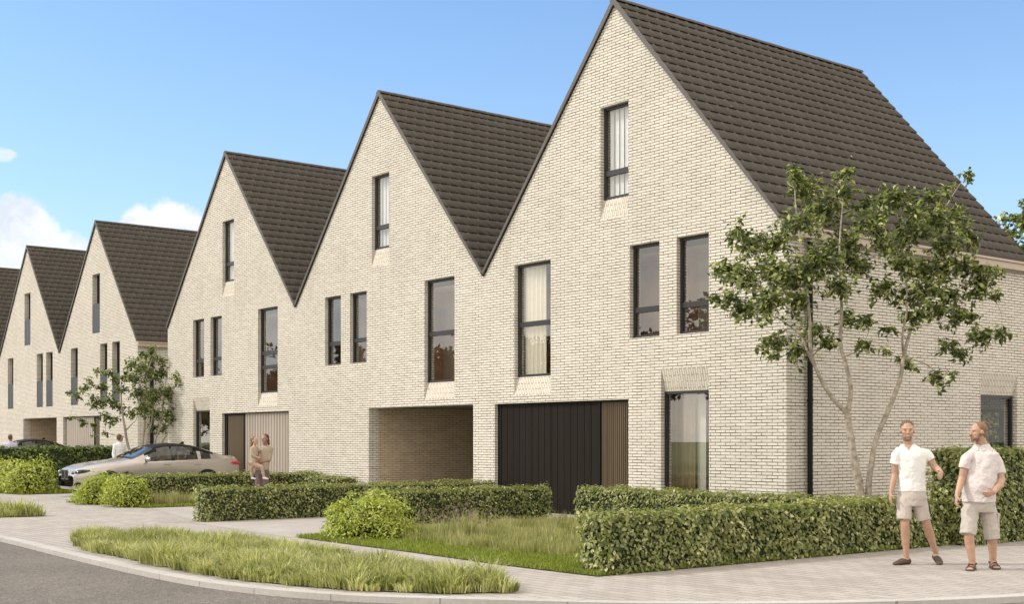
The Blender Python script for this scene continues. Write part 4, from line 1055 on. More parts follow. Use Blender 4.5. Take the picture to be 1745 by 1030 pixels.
# ---------------------------------------------------------------- people
M['skin'] = mat('skin', (.44, .275, .19), .5, noise=.06, nscale=20); M['skindark'] = mat('skin_tan', (.50, .28, .19), .5)
M['beard'] = mat('beard', (.25, .14, .085), .8, noise=.2, nscale=80); M['hair'] = mat('brown_hair', (.13, .07, .04), .6, noise=.35, nscale=60)
M['hairred'] = mat('auburn_hair', (.085, .028, .02), .6, noise=.3, nscale=60); M['hairblond'] = mat('sandy_hair', (.20, .11, .06), .6, noise=.3, nscale=60)
M['eye'] = mat('eye', (.13, .08, .06), .3); M['lip'] = mat('lip', (.42, .16, .13), .5); M['teeth'] = mat('teeth', (.8, .78, .72), .4)
M['tee'] = mat('white_tee', (.76, .76, .73), .85, bump=.25, bscale=25); M['teep'] = mat('white_tee', (.76, .76, .73), .85, bump=.25, bscale=25); _t = NT(M['teep'].node_tree); _t.link(_t.new('ShaderNodeAttribute', attribute_name='tone').outputs['Color'], _t.n['Principled BSDF'].inputs['Base Color'])
M['linen'] = mat('pale_linen', (.60, .545, .525), .85, bump=.25, bscale=30)
M['shorts'] = mat('beige_shorts', (.50, .44, .395), .85, bump=.25, bscale=30); M['shorts2'] = mat('grey_beige_shorts', (.45, .405, .36), .85, bump=.25, bscale=30)
M['shoe'] = mat('brown_suede', (.075, .05, .035), .8, noise=.2); M['mauve'] = mat('mauve_trousers', (.15, .095, .10), .85, bump=.2)
M['lav'] = mat('lavender_shirt', (.50, .46, .60), .85, bump=.2); M['cream'] = mat('cream_top', (.37, .30, .225), .85, bump=.2); M['white'] = mat('white_shirt', (.80, .81, .84), .85)


def limb(mb, pts, rad, m=0, flat_end=False, ell=1.0):
    pts = [Vector(p) for p in pts]
    for i in range(len(pts) - 1):
        a, b = pts[i], pts[i + 1]; d = (b - a).normalized(); up = Vector((0, 1, 0)) if abs(d.y) < .9 else Vector((1, 0, 0))
        u = d.cross(up).normalized(); v = d.cross(u).normalized()
        mb.loft([(a, u * rad[i], v * rad[i] * ell), ((a + b) / 2, u * (rad[i] + rad[i + 1]) / 2 * 1.03, v * (rad[i] + rad[i + 1]) / 2 * 1.03 * ell), (b, u * rad[i + 1], v * rad[i + 1] * ell)], m, 14)
        if not (flat_end and i == len(pts) - 2): mb.ball(b, rad[i + 1], m=m)
    mb.ball(pts[0], rad[0], m=m)


def hand(mb, wrist, d, pn, thumb_side, curl=.5, s=1.0):
    """wrist point, d = direction wrist->knuckles, pn = palm normal, thumb_side = vector towards the thumb"""
    d = Vector(d).normalized(); t_ = Vector(thumb_side); t_ = (t_ - d * t_.dot(d)).normalized(); pn_ = Vector(pn); pn_ = (pn_ - d * pn_.dot(d) - t_ * pn_.dot(t_)).normalized()
    w_ = Vector(wrist)
    mb.loft([(w_ - d * .01 * s, t_ * .029 * s, pn_ * .022 * s), (w_ + d * .03 * s, t_ * .037 * s, pn_ * .018 * s), (w_ + d * .07 * s, t_ * .042 * s, pn_ * .016 * s), (w_ + d * .095 * s, t_ * .040 * s, pn_ * .012 * s)], 0, 14)
    for k, (off, L) in enumerate(((.031, .074), (.0105, .084), (-.010, .078), (-.030, .060))):
        base = w_ + d * .088 * s + t_ * off * s; c = curl * (.8 + .2 * k)
        a = base; dd = (d + t_ * off * 1.5).normalized()
        pts = [a]
        for seg, f in enumerate((.42, .33, .25)):
            ang = c * (seg + .7); v = dd * math.cos(ang) + pn_ * math.sin(ang); a = a + v * L * f * s; pts.append(a)
        limb(mb, pts, [.0092 * s, .0088 * s, .0082 * s, .007 * s])
    b = w_ + d * .025 * s + t_ * .03 * s
    limb(mb, [b, b + (d * .5 + t_ * .75 + pn_ * .35).normalized() * .038 * s, b + (d * .5 + t_ * .75 + pn_ * .35).normalized() * .038 * s + (d * .85 + t_ * .3 + pn_ * .4).normalized() * .034 * s], [.013 * s, .0105 * s, .008 * s])


def head_frame(fwd, up=(0, 0, 1)):
    f = Vector(fwd).normalized(); u = Vector(up).normalized(); r = f.cross(u).normalized(); u = r.cross(f).normalized()
    return Matrix((r, f, u)).transposed()      # columns: right, forward, up


def head(mb, c, Rm, s=1.0, jaw=1.0):
    c = Vector(c); P = lambda x, y, z: c + Rm @ (Vector((x, y, z)) * s)
    mb.ball(P(0, -.012, .028), (.077 * s, .098 * s, .095 * s), Rm, nu=20, nv=14)
    mb.loft([(P(0, .03, .04), Rm @ Vector((.068, 0, 0)) * s, Rm @ Vector((0, .060, 0)) * s), (P(0, .038, 0), Rm @ Vector((.066, 0, 0)) * s, Rm @ Vector((0, .055, 0)) * s),
             (P(0, .040, -.045), Rm @ Vector((.063 * jaw, 0, 0)) * s, Rm @ Vector((0, .052, 0)) * s), (P(0, .046, -.085), Rm @ Vector((.051 * jaw, 0, 0)) * s, Rm @ Vector((0, .046, 0)) * s), (P(0, .052, -.108), Rm @ Vector((.032 * jaw, 0, 0)) * s, Rm @ Vector((0, .034, 0)) * s)], 0, 18)
    limb(mb, [P(0, .088, .018), P(0, .106, -.018), P(0, .104, -.030)], [.008 * s, .011 * s, .013 * s])      # nose
    for sx in (-1, 1):
        limb(mb, [P(sx * .012, .090, .026), P(sx * .045, .078, .028)], [.009 * s, .009 * s])   # brow
        mb.ball(P(sx * .040, .070, -.018), (.022 * s, .018 * s, .018 * s), Rm)                      # cheek
        mb.ball(P(sx * .078, -.004, -.005), (.010 * s, .020 * s, .032 * s), Rm)                 # ear
    mb.ball(P(0, .088, -.052), (.024 * s, .010 * s, .010 * s), Rm)
    mb.ball(P(0, .085, -.098), (.020 * s, .014 * s, .014 * s), Rm)


def soft(d, r, e=.004): return float(np.clip((r + e - d) / (2 * e), 0, 1))


def face_colour(c, Rm, s=1.0, beard=True, smile=False, tone=(.44, .275, .19), hairtone=(.22, .125, .075)):
    """painted skin, brows, eyes, lips, beard: returns a colour for a point of the body"""
    c = Vector(c); inv = Rm.transposed()
    def mixc(a, b, f): return tuple(x + (y - x) * f for x, y in zip(a, b))
    def f(p):
        q = inv @ (Vector(p) - c) / s; col = tone
        if abs(q.x) > .12 or abs(q.y) > .14 or abs(q.z) > .15: return col
        front = soft(.045 - q.y, 0, .012)
        for sx in (-1, 1):
            col = mixc(col, (.66, .30, .22), .35 * front * soft(math.hypot(q.x - sx * .042, q.z + .018), .016, .012))       # cheeks
            col = mixc(col, (.11, .07, .055), .85 * front * soft(math.hypot((q.x - sx * .030) / 1.5, q.z - .006), .0065, .004))  # eyes
            col = mixc(col, hairtone, .8 * front * soft(math.hypot((q.x - sx * .032) / 3.2, q.z - .027), .0052, .003))       # brows
        if beard:
            b = soft(q.z, -.068, .010) * soft(-q.z, .125, .01) * soft(.01 - q.y, 0, .012)
            m_ = front * soft(math.hypot(q.x / 1.25, q.z + .055), .026, .006)
            side = soft(abs(q.z + .052), .036, .008) * soft(.052 - abs(q.x), 0, .006) * soft(abs(q.y - .02), .03, .010)
            col = mixc(col, hairtone, .85 * max(b, m_, side * .8))
        col = mixc(col, (.50, .20, .17), front * soft(math.hypot(q.x / 2.6, q.z + .055), .0085, .003))
        if smile: col = mixc(col, (.82, .78, .72), front * soft(math.hypot(q.x / 3.2, q.z + .054), .0055, .002))
        return col
    return f


M['skinp'] = mat('painted_skin', (.6, .38, .26), .5)
_t = NT(M['skinp'].node_tree); _p = _t.n['Principled BSDF']; _a = _t.new('ShaderNodeAttribute', attribute_name='tone')
_t.link(_t.mix(1.0, _a.outputs['Color'], _t.ramp(_t.noise(_t.new('ShaderNodeTexCoord').outputs['Object'], 18, 3), [(.3, (.92, .90, .90)), (.7, (1.06, 1.05, 1.04))]), 'MULTIPLY'), _p.inputs['Base Color'])
_p.inputs['Subsurface Weight'].default_value = .15; _p.inputs['Subsurface Radius'].default_value = (.012, .004, .002)


def leg(mb, hip, knee, ankle, r=(.088, .058, .036)):
    hip, knee, ankle = Vector(hip), Vector(knee), Vector(ankle)
    limb(mb, [hip, (hip + knee) / 2, knee], [r[0], r[0] * .85, r[1]])
    calf = knee.lerp(ankle, .32); back = Vector((0, .012, 0))
    limb(mb, [knee, calf + back, knee.lerp(ankle, .7), ankle], [r[1], r[1] * 1.03, r[2] * 1.15, r[2]])


def foot(mb, ankle, toe, r=.042):
    a, t_ = Vector(ankle), Vector(toe); d = (t_ - a); d.z = 0; L = d.length; d.normalize(); s = Vector((-d.y, d.x, 0))
    z = Vector((0, 0, 1)); heel = Vector((a.x, a.y, 0)) - d * .055
    slope = (t_.z - max(0, a.z - .075))
    def at(u, w_, h, z0=0): return (heel + d * (L + .055) * u + z * (h / 2 + z0 + max(0, a.z - .078) * (1 - u)), s * w_, z * h / 2)
    mb.loft([at(0.0, .02, .05, .004), at(.06, .034, .075, .002), at(.22, .038, .085, .0), at(.45, .042, .072, 0), at(.72, .047, .05, 0), at(.92, .04, .036, 0), at(1.0, .018, .022, .004)], 0, 16)
    limb(mb, [a, Vector((a.x, a.y, max(.05, a.z - .04)))], [.034, .034])


def torso(mb, rings, grow=0.0, m=0):
    mb.loft([(c, Vector(a) * (1 + grow / max(Vector(a).length, .01)), Vector(b) * (1 + grow / max(Vector(b).length, .01))) for c, a, b in rings], m, 24)


def rot2(ang): return Vector((math.cos(ang), math.sin(ang), 0)), Vector((-math.sin(ang), math.cos(ang), 0))


VOX = .0062
# --- man in white t-shirt. local x right, y away from camera, z up (origin between the feet)
def man_one():
    root = empty('person', loc_at(1553, 16.45), THETA, 'smiling man in a white V-neck t-shirt, beige shorts and dark loafers, gesturing with one arm', 'person', 'two men walking on the pavement')
    K = 438.0
    X = lambda cx_: (cx_ - 240) / K; Z = lambda cy_: (905 - cy_) / K
    lat, dep = rot2(-.22)
    def ring(cx_, cy_, rx, ry, yy=0): return (Vector((X(cx_), yy, Z(cy_))), lat * rx, dep * ry)
    tor = [ring(244, 560, .135, .095), ring(243, 500, .145, .10), ring(243, 430, .135, .095), ring(240, 350, .148, .105), ring(238, 290, .165, .105), ring(236, 262, .145, .085), ring(226, 238, .10, .075), ring(222, 228, .062, .06)]
    b = MB(); torso(b, tor)
    hc_ = Vector((X(213), -.03, Z(150))); Rm = head_frame((-.22, -1, -.05), (-.03, 0, 1)); head(b, hc_, Rm, 1.07)
    limb(b, [(X(224), 0, Z(240)), (X(216), -.015, Z(200)), (X(214), -.015, Z(180))], [.062, .057, .056])
    sr = (X(155), .0, Z(262)); er = (X(150), .03, Z(395)); wr = (X(120), -.03, Z(505))
    limb(b, [(sr[0] + .045, 0, sr[2] - .045), (X(153), .01, Z(315)), er], [.036, .045, .040]); limb(b, [er, (X(138), .0, Z(440)), wr], [.040, .040, .027])
    hand(b, wr, (-.1, -.15, -1), (.9, .3, 0), (0, -1, .1), .45)
    sl = (X(320), .0, Z(268)); el = (X(362), -.03, Z(350)); wl = (X(378), -.21, Z(385))
    limb(b, [(sl[0] - .045, 0, sl[2] - .045), (X(342), -.012, Z(305)), el], [.036, .048, .044]); limb(b, [el, (X(372), -.12, Z(368)), wl], [.044, .042, .029])
    hand(b, wl, (-.35, -.75, -.35), (-.5, .0, .85), (-.4, -.2, .6), .18)
    leg(b, (X(200), 0, Z(545)), (X(198), -.05, Z(680)), (X(212), .0, .085), (.074, .056, .036)); leg(b, (X(286), 0, Z(545)), (X(326), -.01, Z(680)), (X(392), .09, .135), (.074, .056, .036))
    foot(b, (X(212), .0, .085), (X(132), -.12, .03)); foot(b, (X(392), .09, .135), (X(386), -.10, .0))
    body = remeshed(b, 'body', [M['skinp']], root, VOX, 3, face_colour(hc_, Rm, 1.07, True, True))
    s = MB(); ti = [ring(243, 492, .178, .13), ring(243, 470, .174, .128), ring(243, 430, .166, .122), ring(240, 350, .178, .134), ring(238, 290, .198, .132), ring(236, 264, .192, .112), ring(230, 246, .140, .092), ring(222, 228, .082, .076)]
    torso(s, ti)
    limb(s, [(sr[0] + .03, 0, sr[2] - .012), (X(154), .005, Z(290)), (X(148), .01, Z(338))], [.056, .060, .060], flat_end=True); limb(s, [(sl[0] - .03, 0, sl[2] - .012), (X(330), -.01, Z(285)), (X(346), -.015, Z(314))], [.058, .061, .062], flat_end=True)
    def vneck(p):
        q = Vector(p); x = q.x - X(212) - 0; z = q.z
        k = soft(-q.y, -.05, .01) if False else (1.0 if q.y < -.04 else 0.0)
        k *= float(np.clip(((z - Z(262)) * .7 - abs(x)) / .008 + .5, 0, 1)); return tuple(a + (b_ - a) * k for a, b_ in zip((.76, .76, .73), (.44, .275, .19)))
    remeshed(s, 'tshirt', [M['teep']], root, .007, 3, vneck, (.022, .08))
    h = MB(); h.loft([ring(245, 575, .165, .125), ring(245, 530, .182, .132), ring(243, 486, .17, .122)], 0, 24)
    limb(h, [(X(200), 0, Z(548)), (X(197), -.03, Z(605)), (X(193), -.045, Z(652))], [.098, .094, .092], flat_end=True); limb(h, [(X(286), 0, Z(548)), (X(298), -.005, Z(605)), (X(308), -.01, Z(656))], [.098, .092, .088], flat_end=True)
    remeshed(h, 'shorts', [M['shorts']], root, .008, 3, None, (.014, .08))
    for a, t_ in (((X(212), .0, .085), (X(126), -.13, .03)), ((X(392), .09, .135), (X(386), -.115, .0))):
        sh = MB(); A, T_ = Vector(a), Vector(t_); d = T_ - A; d.z = 0; L = d.length; d.normalize(); sd = Vector((-d.y, d.x, 0)); z = Vector((0, 0, 1)); heel = Vector((A.x, A.y, 0)) - d * .065; lift = max(0, A.z - .085)
        def at(u, w_, h, z0=0): return (heel + d * (L + .065) * u + z * (h / 2 + z0 + lift * (1 - u)), sd * w_, z * h / 2)
        sh.loft([at(0, .026, .06), at(.05, .041, .085), at(.25, .046, .078), at(.5, .050, .082), at(.75, .053, .058), at(.93, .045, .042), at(1.02, .018, .026)], 0, 18)
        remeshed(sh, 'shoe', [M['shoe']], root, .007, 2)
    hr = MB(); hr.ball(hc_ + Rm @ Vector((0, -.024, .048)), (.087, .105, .094), Rm); o = remeshed(hr, 'hair', [M['hair']], root, .007, 1)
    bb = bmesh.new(); bb.from_mesh(o.data); inv = Rm.transposed()
    kill = [v for v in bb.verts if (lambda q: q.z < .066 - .95 * max(0, -q.y + .03) and q.y > -.055 or q.z < -.035)(inv @ (v.co - hc_))]
    bmesh.ops.delete(bb, geom=kill, context='VERTS'); bb.to_mesh(o.data); bb.free()
    return root


def man_two():
    root = empty('person', loc_at(1672, 15.85), THETA, 'bearded man with hair in a bun, in a pale buttoned shirt, cargo shorts and sandals', 'person', 'two men walking on the pavement')
    K = 458.0
    X = lambda cx_: (cx_ - 638) / K; Z = lambda cy_: (938 - cy_) / K
    lat, dep = rot2(-.5)
    def ring(cx_, cy_, rx, ry, yy=0): return (Vector((X(cx_), yy, Z(cy_))), lat * rx, dep * ry)
    tor = [ring(628, 600, .16, .125), ring(625, 540, .18, .14), ring(622, 460, .185, .155, -.02), ring(630, 380, .19, .145, -.01), ring(638, 310, .195, .13), ring(642, 275, .18, .11), ring(644, 248, .11, .085), ring(640, 232, .068, .066)]
    b = MB(); torso(b, tor)
    hc_ = Vector((X(613), -.04, Z(160))); Rm = head_frame((-1, -.30, -.02), (-.0, 0, 1)); head(b, hc_, Rm, 1.02, 1.08)
    limb(b, [(X(648), 0, Z(248)), (X(634), -.02, Z(210)), (X(628), -.03, Z(185))], [.072, .062, .060])
    sr = (X(553), -.06, Z(285)); er = (X(522), -.05, Z(415)); wr = (X(478), -.14, Z(520))
    limb(b, [(sr[0] + .05, -.04, sr[2] - .05), (X(537), -.055, Z(345)), er], [.038, .05, .044]); limb(b, [er, (X(502), -.09, Z(465)), wr], [.044, .043, .029])
    hand(b, wr, (-.2, -.25, -1), (.9, .4, .1), (-.1, -1, .1), .6)
    sl = (X(722), .02, Z(290)); el = (X(742), -.06, Z(425)); wl = (X(668), -.24, Z(497))
    limb(b, [(sl[0] - .05, .01, sl[2] - .05), (X(733), -.01, Z(350)), el], [.038, .052, .046]); limb(b, [el, (X(712), -.15, Z(462)), wl], [.047, .046, .031])
    hand(b, wl, (-.9, -.3, -.25), (.1, .9, -.3), (0, -.3, .9), .7)
    leg(b, (X(572), -.03, Z(600)), (X(548), -.12, Z(735)), (X(572), -.10, .085), (.078, .058, .040)); leg(b, (X(682), .02, Z(600)), (X(706), .02, Z(745)), (X(722), .10, .09), (.078, .058, .040))
    foot(b, (X(572), -.10, .085), (X(530), -.25, .03)); foot(b, (X(722), .10, .09), (X(712), -.09, .03))
    remeshed(b, 'body', [M['skinp']], root, VOX, 3, face_colour(hc_, Rm, 1.02, True, hairtone=(.13, .07, .04)))
    s = MB(); ti = [ring(622, 556, .205, .165, -.01), ring(622, 520, .203, .166, -.015), ring(622, 460, .204, .170, -.02), ring(630, 380, .208, .160, -.01), ring(638, 310, .215, .145), ring(642, 280, .205, .125), ring(645, 256, .145, .10), ring(641, 236, .088, .085)]
    torso(s, ti)
    limb(s, [(sr[0] + .035, -.04, sr[2] - .015), (X(545), -.055, Z(310)), (X(531), -.055, Z(365))], [.060, .066, .068], flat_end=True); limb(s, [(sl[0] - .035, .01, sl[2] - .015), (X(728), .01, Z(320)), (X(737), -.035, Z(398))], [.062, .068, .074], flat_end=True)
    so = remeshed(s, 'shirt', [M['linen']], root, .007, 3, None, (.026, .09))
    col = MB(); n = 26; base_ = Vector((X(641), 0, Z(240)))
    def cp(k, which):
        a = -math.pi / 2 + .20 + (2 * math.pi - .40) * k / n; tip = max(0, 1 - min(k, n - k) / 4)
        r_, z_ = {0: (.078, .030), 1: (.084, .034), 2: (.112 + .012 * tip, -.012 - .034 * tip), 3: (.108, -.016 - .030 * tip)}[which]
        return base_ + lat * math.cos(a) * r_ + dep * math.sin(a) * r_ * .92 + Vector((0, 0, z_ + .012 * math.sin(a)))
    for k in range(n):
        for w0 in range(3): col.poly([cp(k, w0), cp(k + 1, w0), cp(k + 1, w0 + 1), cp(k, w0 + 1)])
    col.build('collar', M['linen'], so, smooth=True)
    bt = MB()
    for cy_ in (300, 345, 390, 435, 480, 525):
        f = float(np.interp(cy_, [300, 380, 460, 550], [.145, .166, .186, .178])); bt.ball(Vector((X(640 - 14), -.01, Z(cy_))) - dep * f, .006)
    bt.build('buttons', M['white'], so)
    h = MB(); h.loft([ring(628, 615, .175, .14), ring(626, 570, .195, .155), ring(624, 540, .185, .15)], 0, 24)
    limb(h, [(X(570), -.03, Z(610)), (X(558), -.08, Z(670)), (X(543), -.11, Z(738))], [.105, .10, .096], flat_end=True); limb(h, [(X(682), .02, Z(610)), (X(695), .02, Z(680)), (X(703), .02, Z(768))], [.105, .10, .094], flat_end=True)
    ho = remeshed(h, 'cargo_shorts', [M['shorts2']], root, .008, 3, None, (.022, .07))
    pk = MB(); pk.box(X(720), X(720) + .03, -.06, .08, Z(700), Z(625)); pk.box(X(720), X(720) + .04, -.065, .085, Z(640), Z(618)); pk.build('pocket', M['shorts2'], ho, bevel=.01)
    for a, t_ in (((X(572), -.10, .085), (X(530), -.25, .0)), ((X(722), .10, .09), (X(712), -.09, .0))):
        A, T_ = Vector(a), Vector(t_); d = T_ - A; d.z = 0; L = d.length; d.normalize(); sd = Vector((-d.y, d.x, 0)); z = Vector((0, 0, 1)); heel = Vector((A.x, A.y, 0)) - d * .065; sh = MB()
        sh.loft([(heel + d * (L + .09) * u + z * .010, sd * w_, z * .013) for u, w_ in ((0, .03), (.08, .044), (.4, .046), (.75, .055), (.95, .045), (1.02, .02))], 0, 16)
        for u, h_, w_ in ((.32, .090, .047), (.55, .072, .050), (.80, .052, .056)):
            c = heel + d * (L + .065) * u; pts = [c + sd * math.cos(q) * w_ + z * (.012 + math.sin(q) * h_) for q in np.linspace(0, math.pi, 9)]
            for i in range(8): sh.poly([pts[i] - d * .017, pts[i + 1] - d * .017, pts[i + 1] + d * .017, pts[i] + d * .017]); sh.poly([pts[i] - d * .017 - z * .006, pts[i + 1] - d * .017 - z * .006, pts[i + 1] - d * .017, pts[i] - d * .017])
        c = heel + d * .01; pts = [c + sd * math.cos(q) * .044 - d * math.sin(q) * .012 + d * (.07 if i in (0, 8) else .0) for i, q in enumerate(np.linspace(0, math.pi, 9))]
        for i in range(8): sh.poly([pts[i] + z * .06, pts[i + 1] + z * .06, pts[i + 1] + z * .085, pts[i] + z * .085])
        sh.build('sandal', M['shoe'], root, smooth=True)
    hr = MB(); P = lambda x, y, z: hc_ + Rm @ Vector((x, y, z))
    hr.ball(P(0, -.028, .045), (.086, .100, .090), Rm); hr.ball(P(0, -.06, -.02), (.074, .062, .075), Rm)
    o = remeshed(hr, 'hair', [M['hairblond'], M['hair']], root, .007, 1)
    bb = bmesh.new(); bb.from_mesh(o.data); inv = Rm.transposed()
    kill = [v for v in bb.verts if (lambda q: (q.y > .03 and q.z < .066) or (q.y > -.012 and q.z < .030 and q.y <= .03) or q.z < -.085)(inv @ (v.co - hc_))]
    bmesh.ops.delete(bb, geom=kill, context='VERTS'); bb.to_mesh(o.data); bb.free()
    bn = MB(); bn.ball(P(0, -.105, .105), (.04, .045, .04), Rm); bn.ball(P(.01, -.085, .09), (.035, .03, .03), Rm); remeshed(bn, 'hair_bun', [M['hair']], o, .007, 1, None, (.014, .02))
    return root


man_one(); man_two()


def simple_person(px, Dp, H, face, top_m, leg_m, hair_m, label, group=None, shirt='shirt', turn=0):
    root = empty('person', loc_at(px, Dp), THETA + turn, label, 'person', group); k = H / 1.8
    b = MB(); L_, Dp_ = Vector((1, 0, 0)), Vector((0, 1, 0))
    rg = lambda z, rx, ry: (Vector((0, 0, z * k)), L_ * rx * k, Dp_ * ry * k)
    torso(b, [rg(.88, .15, .11), rg(1.05, .14, .10), rg(1.3, .175, .12), rg(1.43, .17, .10), rg(1.49, .09, .07), rg(1.52, .06, .06)])
    hc_ = Vector((0, -.02, 1.66 * k)); Rm = head_frame(face); head(b, hc_, Rm, k)
    limb(b, [(0, 0, 1.5 * k), (0, -.01, 1.6 * k)], [.06, .055])
    for s in (-1, 1):
        limb(b, [(s * .19, 0, 1.41 * k), (s * .23, .01, 1.12 * k), (s * .23, -.06, .88 * k)], [.05, .04, .028]); hand(b, (s * .23, -.06, .88 * k), (0, -.1, -1), (-s, 0, 0), (0, -1, 0), .4)
        leg(b, (s * .09, 0, .88 * k), (s * .10, -.02, .48 * k), (s * .10, 0, .08)); foot(b, (s * .10, 0, .08), (s * .11, -.17, .03))
    remeshed(b, 'body', [M['skinp']], root, .011, 2, face_colour(hc_, Rm, k, False))
    s_ = MB(); torso(s_, [rg(.84, .17, .13), rg(1.05, .16, .12), rg(1.3, .19, .135), rg(1.43, .185, .115), rg(1.50, .10, .085), rg(1.53, .078, .075)])
    for s in (-1, 1): limb(s_, [(s * .18, 0, 1.41 * k), (s * .235, .01, 1.12 * k), (s * .235, -.04, .98 * k)], [.064, .056, .048], flat_end=True)
    remeshed(s_, shirt, [top_m], root, .012, 2, None, (.015, .1))
    t_ = MB()
    t_.loft([rg(.80, .155, .12), rg(.95, .165, .125)], 0, 20)
    for s in (-1, 1): limb(t_, [(s * .09, 0, .86 * k), (s * .10, -.02, .48 * k), (s * .10, 0, .10)], [.095, .075, .065], flat_end=True)
    remeshed(t_, 'trousers', [leg_m], root, .012, 2)
    hr = MB(); P = lambda x, y, z: hc_ + Rm @ Vector((x, y, z)) * k
    hr.ball(P(0, -.035, .045), (.085 * k, .093 * k, .088 * k), Rm); hr.ball(P(0, -.06, -.005), (.075 * k, .06 * k, .075 * k), Rm); remeshed(hr, 'hair', [hair_m], root, .011, 1)
    return root


simple_person(18, 48, 1.84, (.1, 1, 0), M['lav'], M['mauve'], M['hair'], 'person in a lavender shirt seen from behind, beside the black car', turn=.2)
simple_person(204, 43, 1.82, (1, .05, 0), M['white'], M['shorts2'], M['hair'], 'dark haired person in a white shirt facing right, beside the small tree', turn=.9)


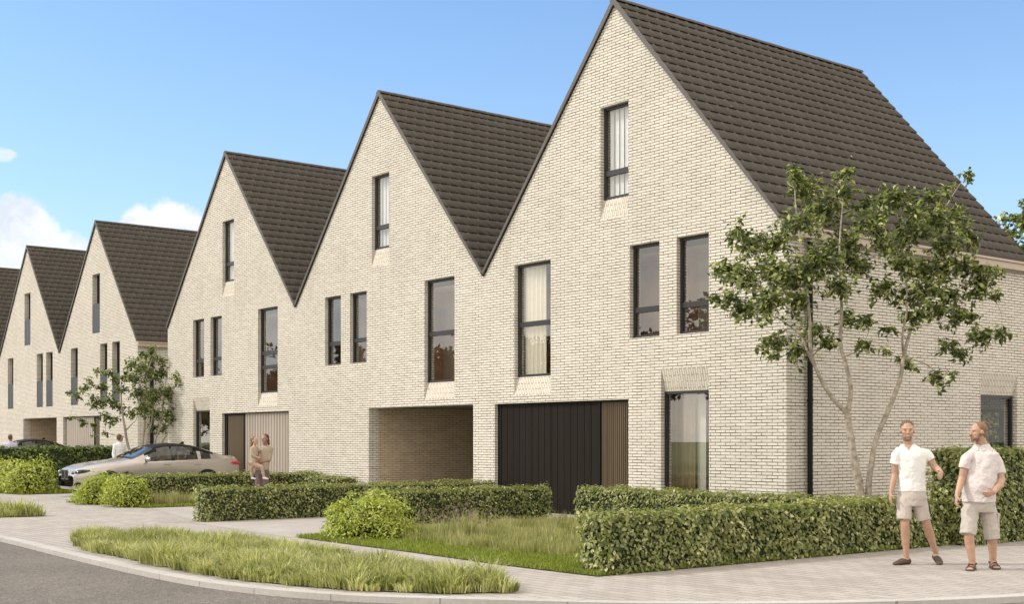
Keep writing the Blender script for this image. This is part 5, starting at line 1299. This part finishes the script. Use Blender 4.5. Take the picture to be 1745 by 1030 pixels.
def woman_child():
    wx = 447.0; Dw = 30.0; sw = 2177 / Dw
    root = empty('person', loc_at(wx, Dw), THETA, 'woman with tied auburn hair and mauve trousers carrying a small child', 'person', 'woman and the child she carries')
    X = lambda cx_: (400 + cx_ / 8.58 - wx) / sw; Z = lambda cy_: 1.6 + (751 - (720 + cy_ / 8.58)) / sw
    lat, dep = rot2(-.15)
    rg = lambda cx_, cy_, rx, ry, m=0: (Vector((X(cx_), 0, Z(cy_))), lat * rx, dep * ry)
    b = MB(); torso(b, [rg(400, 720, .15, .11), rg(415, 620, .13, .10), rg(440, 500, .14, .10), rg(450, 410, .155, .095), rg(450, 370, .14, .08), rg(445, 345, .05, .05)])
    hc_ = Vector((X(445), -.02, Z(250))); Rm = head_frame((-.45, -.9, -.05), (-.1, 0, 1)); head(b, hc_, Rm, .92)
    limb(b, [(X(448), 0, Z(360)), (X(446), -.01, Z(300))], [.05, .048])
    sl, el, wl = (X(530), 0, Z(395)), (X(505), -.06, Z(560)), (X(290), -.20, Z(605))
    limb(b, [sl, el], [.046, .038]); limb(b, [el, wl], [.038, .026]); hand(b, wl, (-1, .1, 0), (.1, .9, .3), (0, 0, 1), .6, .92)
    sr, er, wr = (X(370), 0, Z(395)), (X(330), -.02, Z(540)), (X(300), -.20, Z(560))
    limb(b, [sr, er], [.046, .038]); limb(b, [er, wr], [.038, .026]); hand(b, wr, (.6, -.4, 0), (0, .9, .3), (0, 0, 1), .6, .92)
    hz_ = Z(720); hx_ = X(400)
    for s in (-1, 1): leg(b, (hx_ + s * .08, 0, hz_), (hx_ + s * .09, -.02, .46), (hx_ + s * .09, 0, .08), (.085, .055, .035)); foot(b, (hx_ + s * .09, 0, .08), (hx_ + s * .1, -.16, .03))
    remeshed(b, 'body', [M['skinp']], root, .008, 2, face_colour(hc_, Rm, .92, False, tone=(.30, .165, .115)))
    s_ = MB(); torso(s_, [rg(400, 700, .17, .13), rg(415, 620, .15, .115), rg(440, 500, .155, .115), rg(450, 410, .17, .11), rg(450, 370, .15, .09), rg(446, 350, .07, .065)])
    limb(s_, [sl, el], [.058, .05], flat_end=True); limb(s_, [sr, er], [.058, .05], flat_end=True); remeshed(s_, 'top', [M['cream']], root, .009, 2, None, (.012, .08))
    t_ = MB(); t_.loft([(Vector((hx_, 0, hz_ - .08)), lat * .155, dep * .12), (Vector((hx_, 0, hz_ + .05)), lat * .16, dep * .12)], 0, 20)
    for s in (-1, 1): limb(t_, [(hx_ + s * .08, 0, hz_ - .04), (hx_ + s * .09, -.02, .46), (hx_ + s * .09, 0, .1)], [.092, .07, .06], flat_end=True)
    remeshed(t_, 'trousers', [M['mauve']], root, .01, 2)
    hr = MB(); P = lambda x, y, z: hc_ + Rm @ Vector((x, y, z)) * .92
    hr.ball(P(0, -.035, .045), (.08, .09, .086), Rm); hr.ball(P(-.02, -.09, -.04), (.04, .045, .05), Rm); hr.ball(P(-.04, -.08, -.11), (.03, .035, .05), Rm); remeshed(hr, 'hair', [M['hairred']], root, .008, 1, None, (.012, .03))
    # the child
    c = empty('person', loc_at(wx, Dw), THETA, 'small fair haired child in a cream top, carried on the arm of the woman', 'person', 'woman and the child she carries')
    b = MB(); yc = -.17
    rc = lambda cx_, cy_, rx, ry: (Vector((X(cx_), yc, Z(cy_))), Vector((rx, 0, 0)), Vector((0, ry, 0)))
    torso(b, [rc(300, 620, .09, .08), rc(300, 520, .085, .075), rc(302, 420, .09, .07), rc(305, 370, .08, .06), rc(310, 345, .04, .04)])
    hcc = Vector((X(312), yc, Z(275))); Rc = head_frame((.9, -.45, 0)); head(b, hcc, Rc, .78)
    limb(b, [(X(308), yc, Z(360)), (X(312), yc, Z(320))], [.038, .036])
    a1 = [(X(280), yc - .06, Z(390)), (X(290), yc - .09, Z(480)), (X(370), yc - .09, Z(520))]
    limb(b, a1, [.032, .028, .02]); hand(b, a1[-1], (1, 0, -.1), (0, .9, 0), (0, -.1, 1), .5, .6)
    a2 = [(X(335), yc + .05, Z(390)), (X(360), yc + .08, Z(430)), (X(385), yc + .10, Z(400))]; limb(b, a2, [.032, .027, .02]); hand(b, a2[-1], (.6, .5, .4), (0, .9, 0), (0, 0, 1), .5, .6)
    lg = [(X(310), yc - .03, Z(610)), (X(425), yc - .06, Z(655)), (X(452), yc - .04, Z(795))]; limb(b, lg, [.062, .046, .03])
    lg2 = [(X(300), yc + .05, Z(620)), (X(250), yc + .12, Z(680)), (X(260), yc + .14, Z(800))]; limb(b, lg2, [.06, .045, .03])
    remeshed(b, 'body', [M['skin'], M['hairblond'], M['eye'], M['lip']], c, .007, 2, face_colour(hcc, Rc, .78, False))
    s_ = MB(); torso(s_, [rc(300, 600, .105, .095), rc(300, 520, .097, .087), rc(302, 420, .10, .08), rc(305, 370, .088, .068), rc(310, 350, .052, .05)])
    limb(s_, [a1[0], a1[1], tuple(Vector(a1[1]).lerp(Vector(a1[2]), .5))], [.042, .038, .034], flat_end=True); limb(s_, a2[:2], [.042, .038], flat_end=True); remeshed(s_, 'top', [M['cream']], c, .008, 2, None, (.01, .06))
    p_ = MB(); limb(p_, [lg[0], lg[1], tuple(Vector(lg[1]).lerp(Vector(lg[2]), .8))], [.062, .046, .036], flat_end=True); limb(p_, [lg2[0], lg2[1], lg2[2]], [.06, .044, .034], flat_end=True); remeshed(p_, 'trousers', [M['cream']], c, .008, 2)
    for q in (lg[2], lg2[2]):
        sh = MB(); A = Vector(q); sh.loft([(A + Vector((-.03, .01, -.02)), (0, .02, 0), (0, 0, .03)), (A + Vector((0, 0, -.025)), (0, .03, 0), (0, 0, .035)), (A + Vector((.07, -.02, -.045)), (0, .03, 0), (0, 0, .022)), (A + Vector((.115, -.03, -.05)), (0, .018, 0), (0, 0, .014))], 0, 12); remeshed(sh, 'shoe', [M['linen']], c, .007, 1)
    hr = MB(); P = lambda x, y, z: hcc + Rc @ Vector((x, y, z)) * .78
    hr.ball(P(0, -.04, .05), (.07, .076, .07), Rc); hr.ball(P(0, -.08, -.02), (.05, .04, .06), Rc); limb(hr, [P(0, -.10, -.05), P(.01, -.12, -.15), P(.02, -.11, -.26)], [.03, .028, .012]); remeshed(hr, 'hair', [M['hairblond']], c, .007, 1, None, (.012, .03))


woman_child()
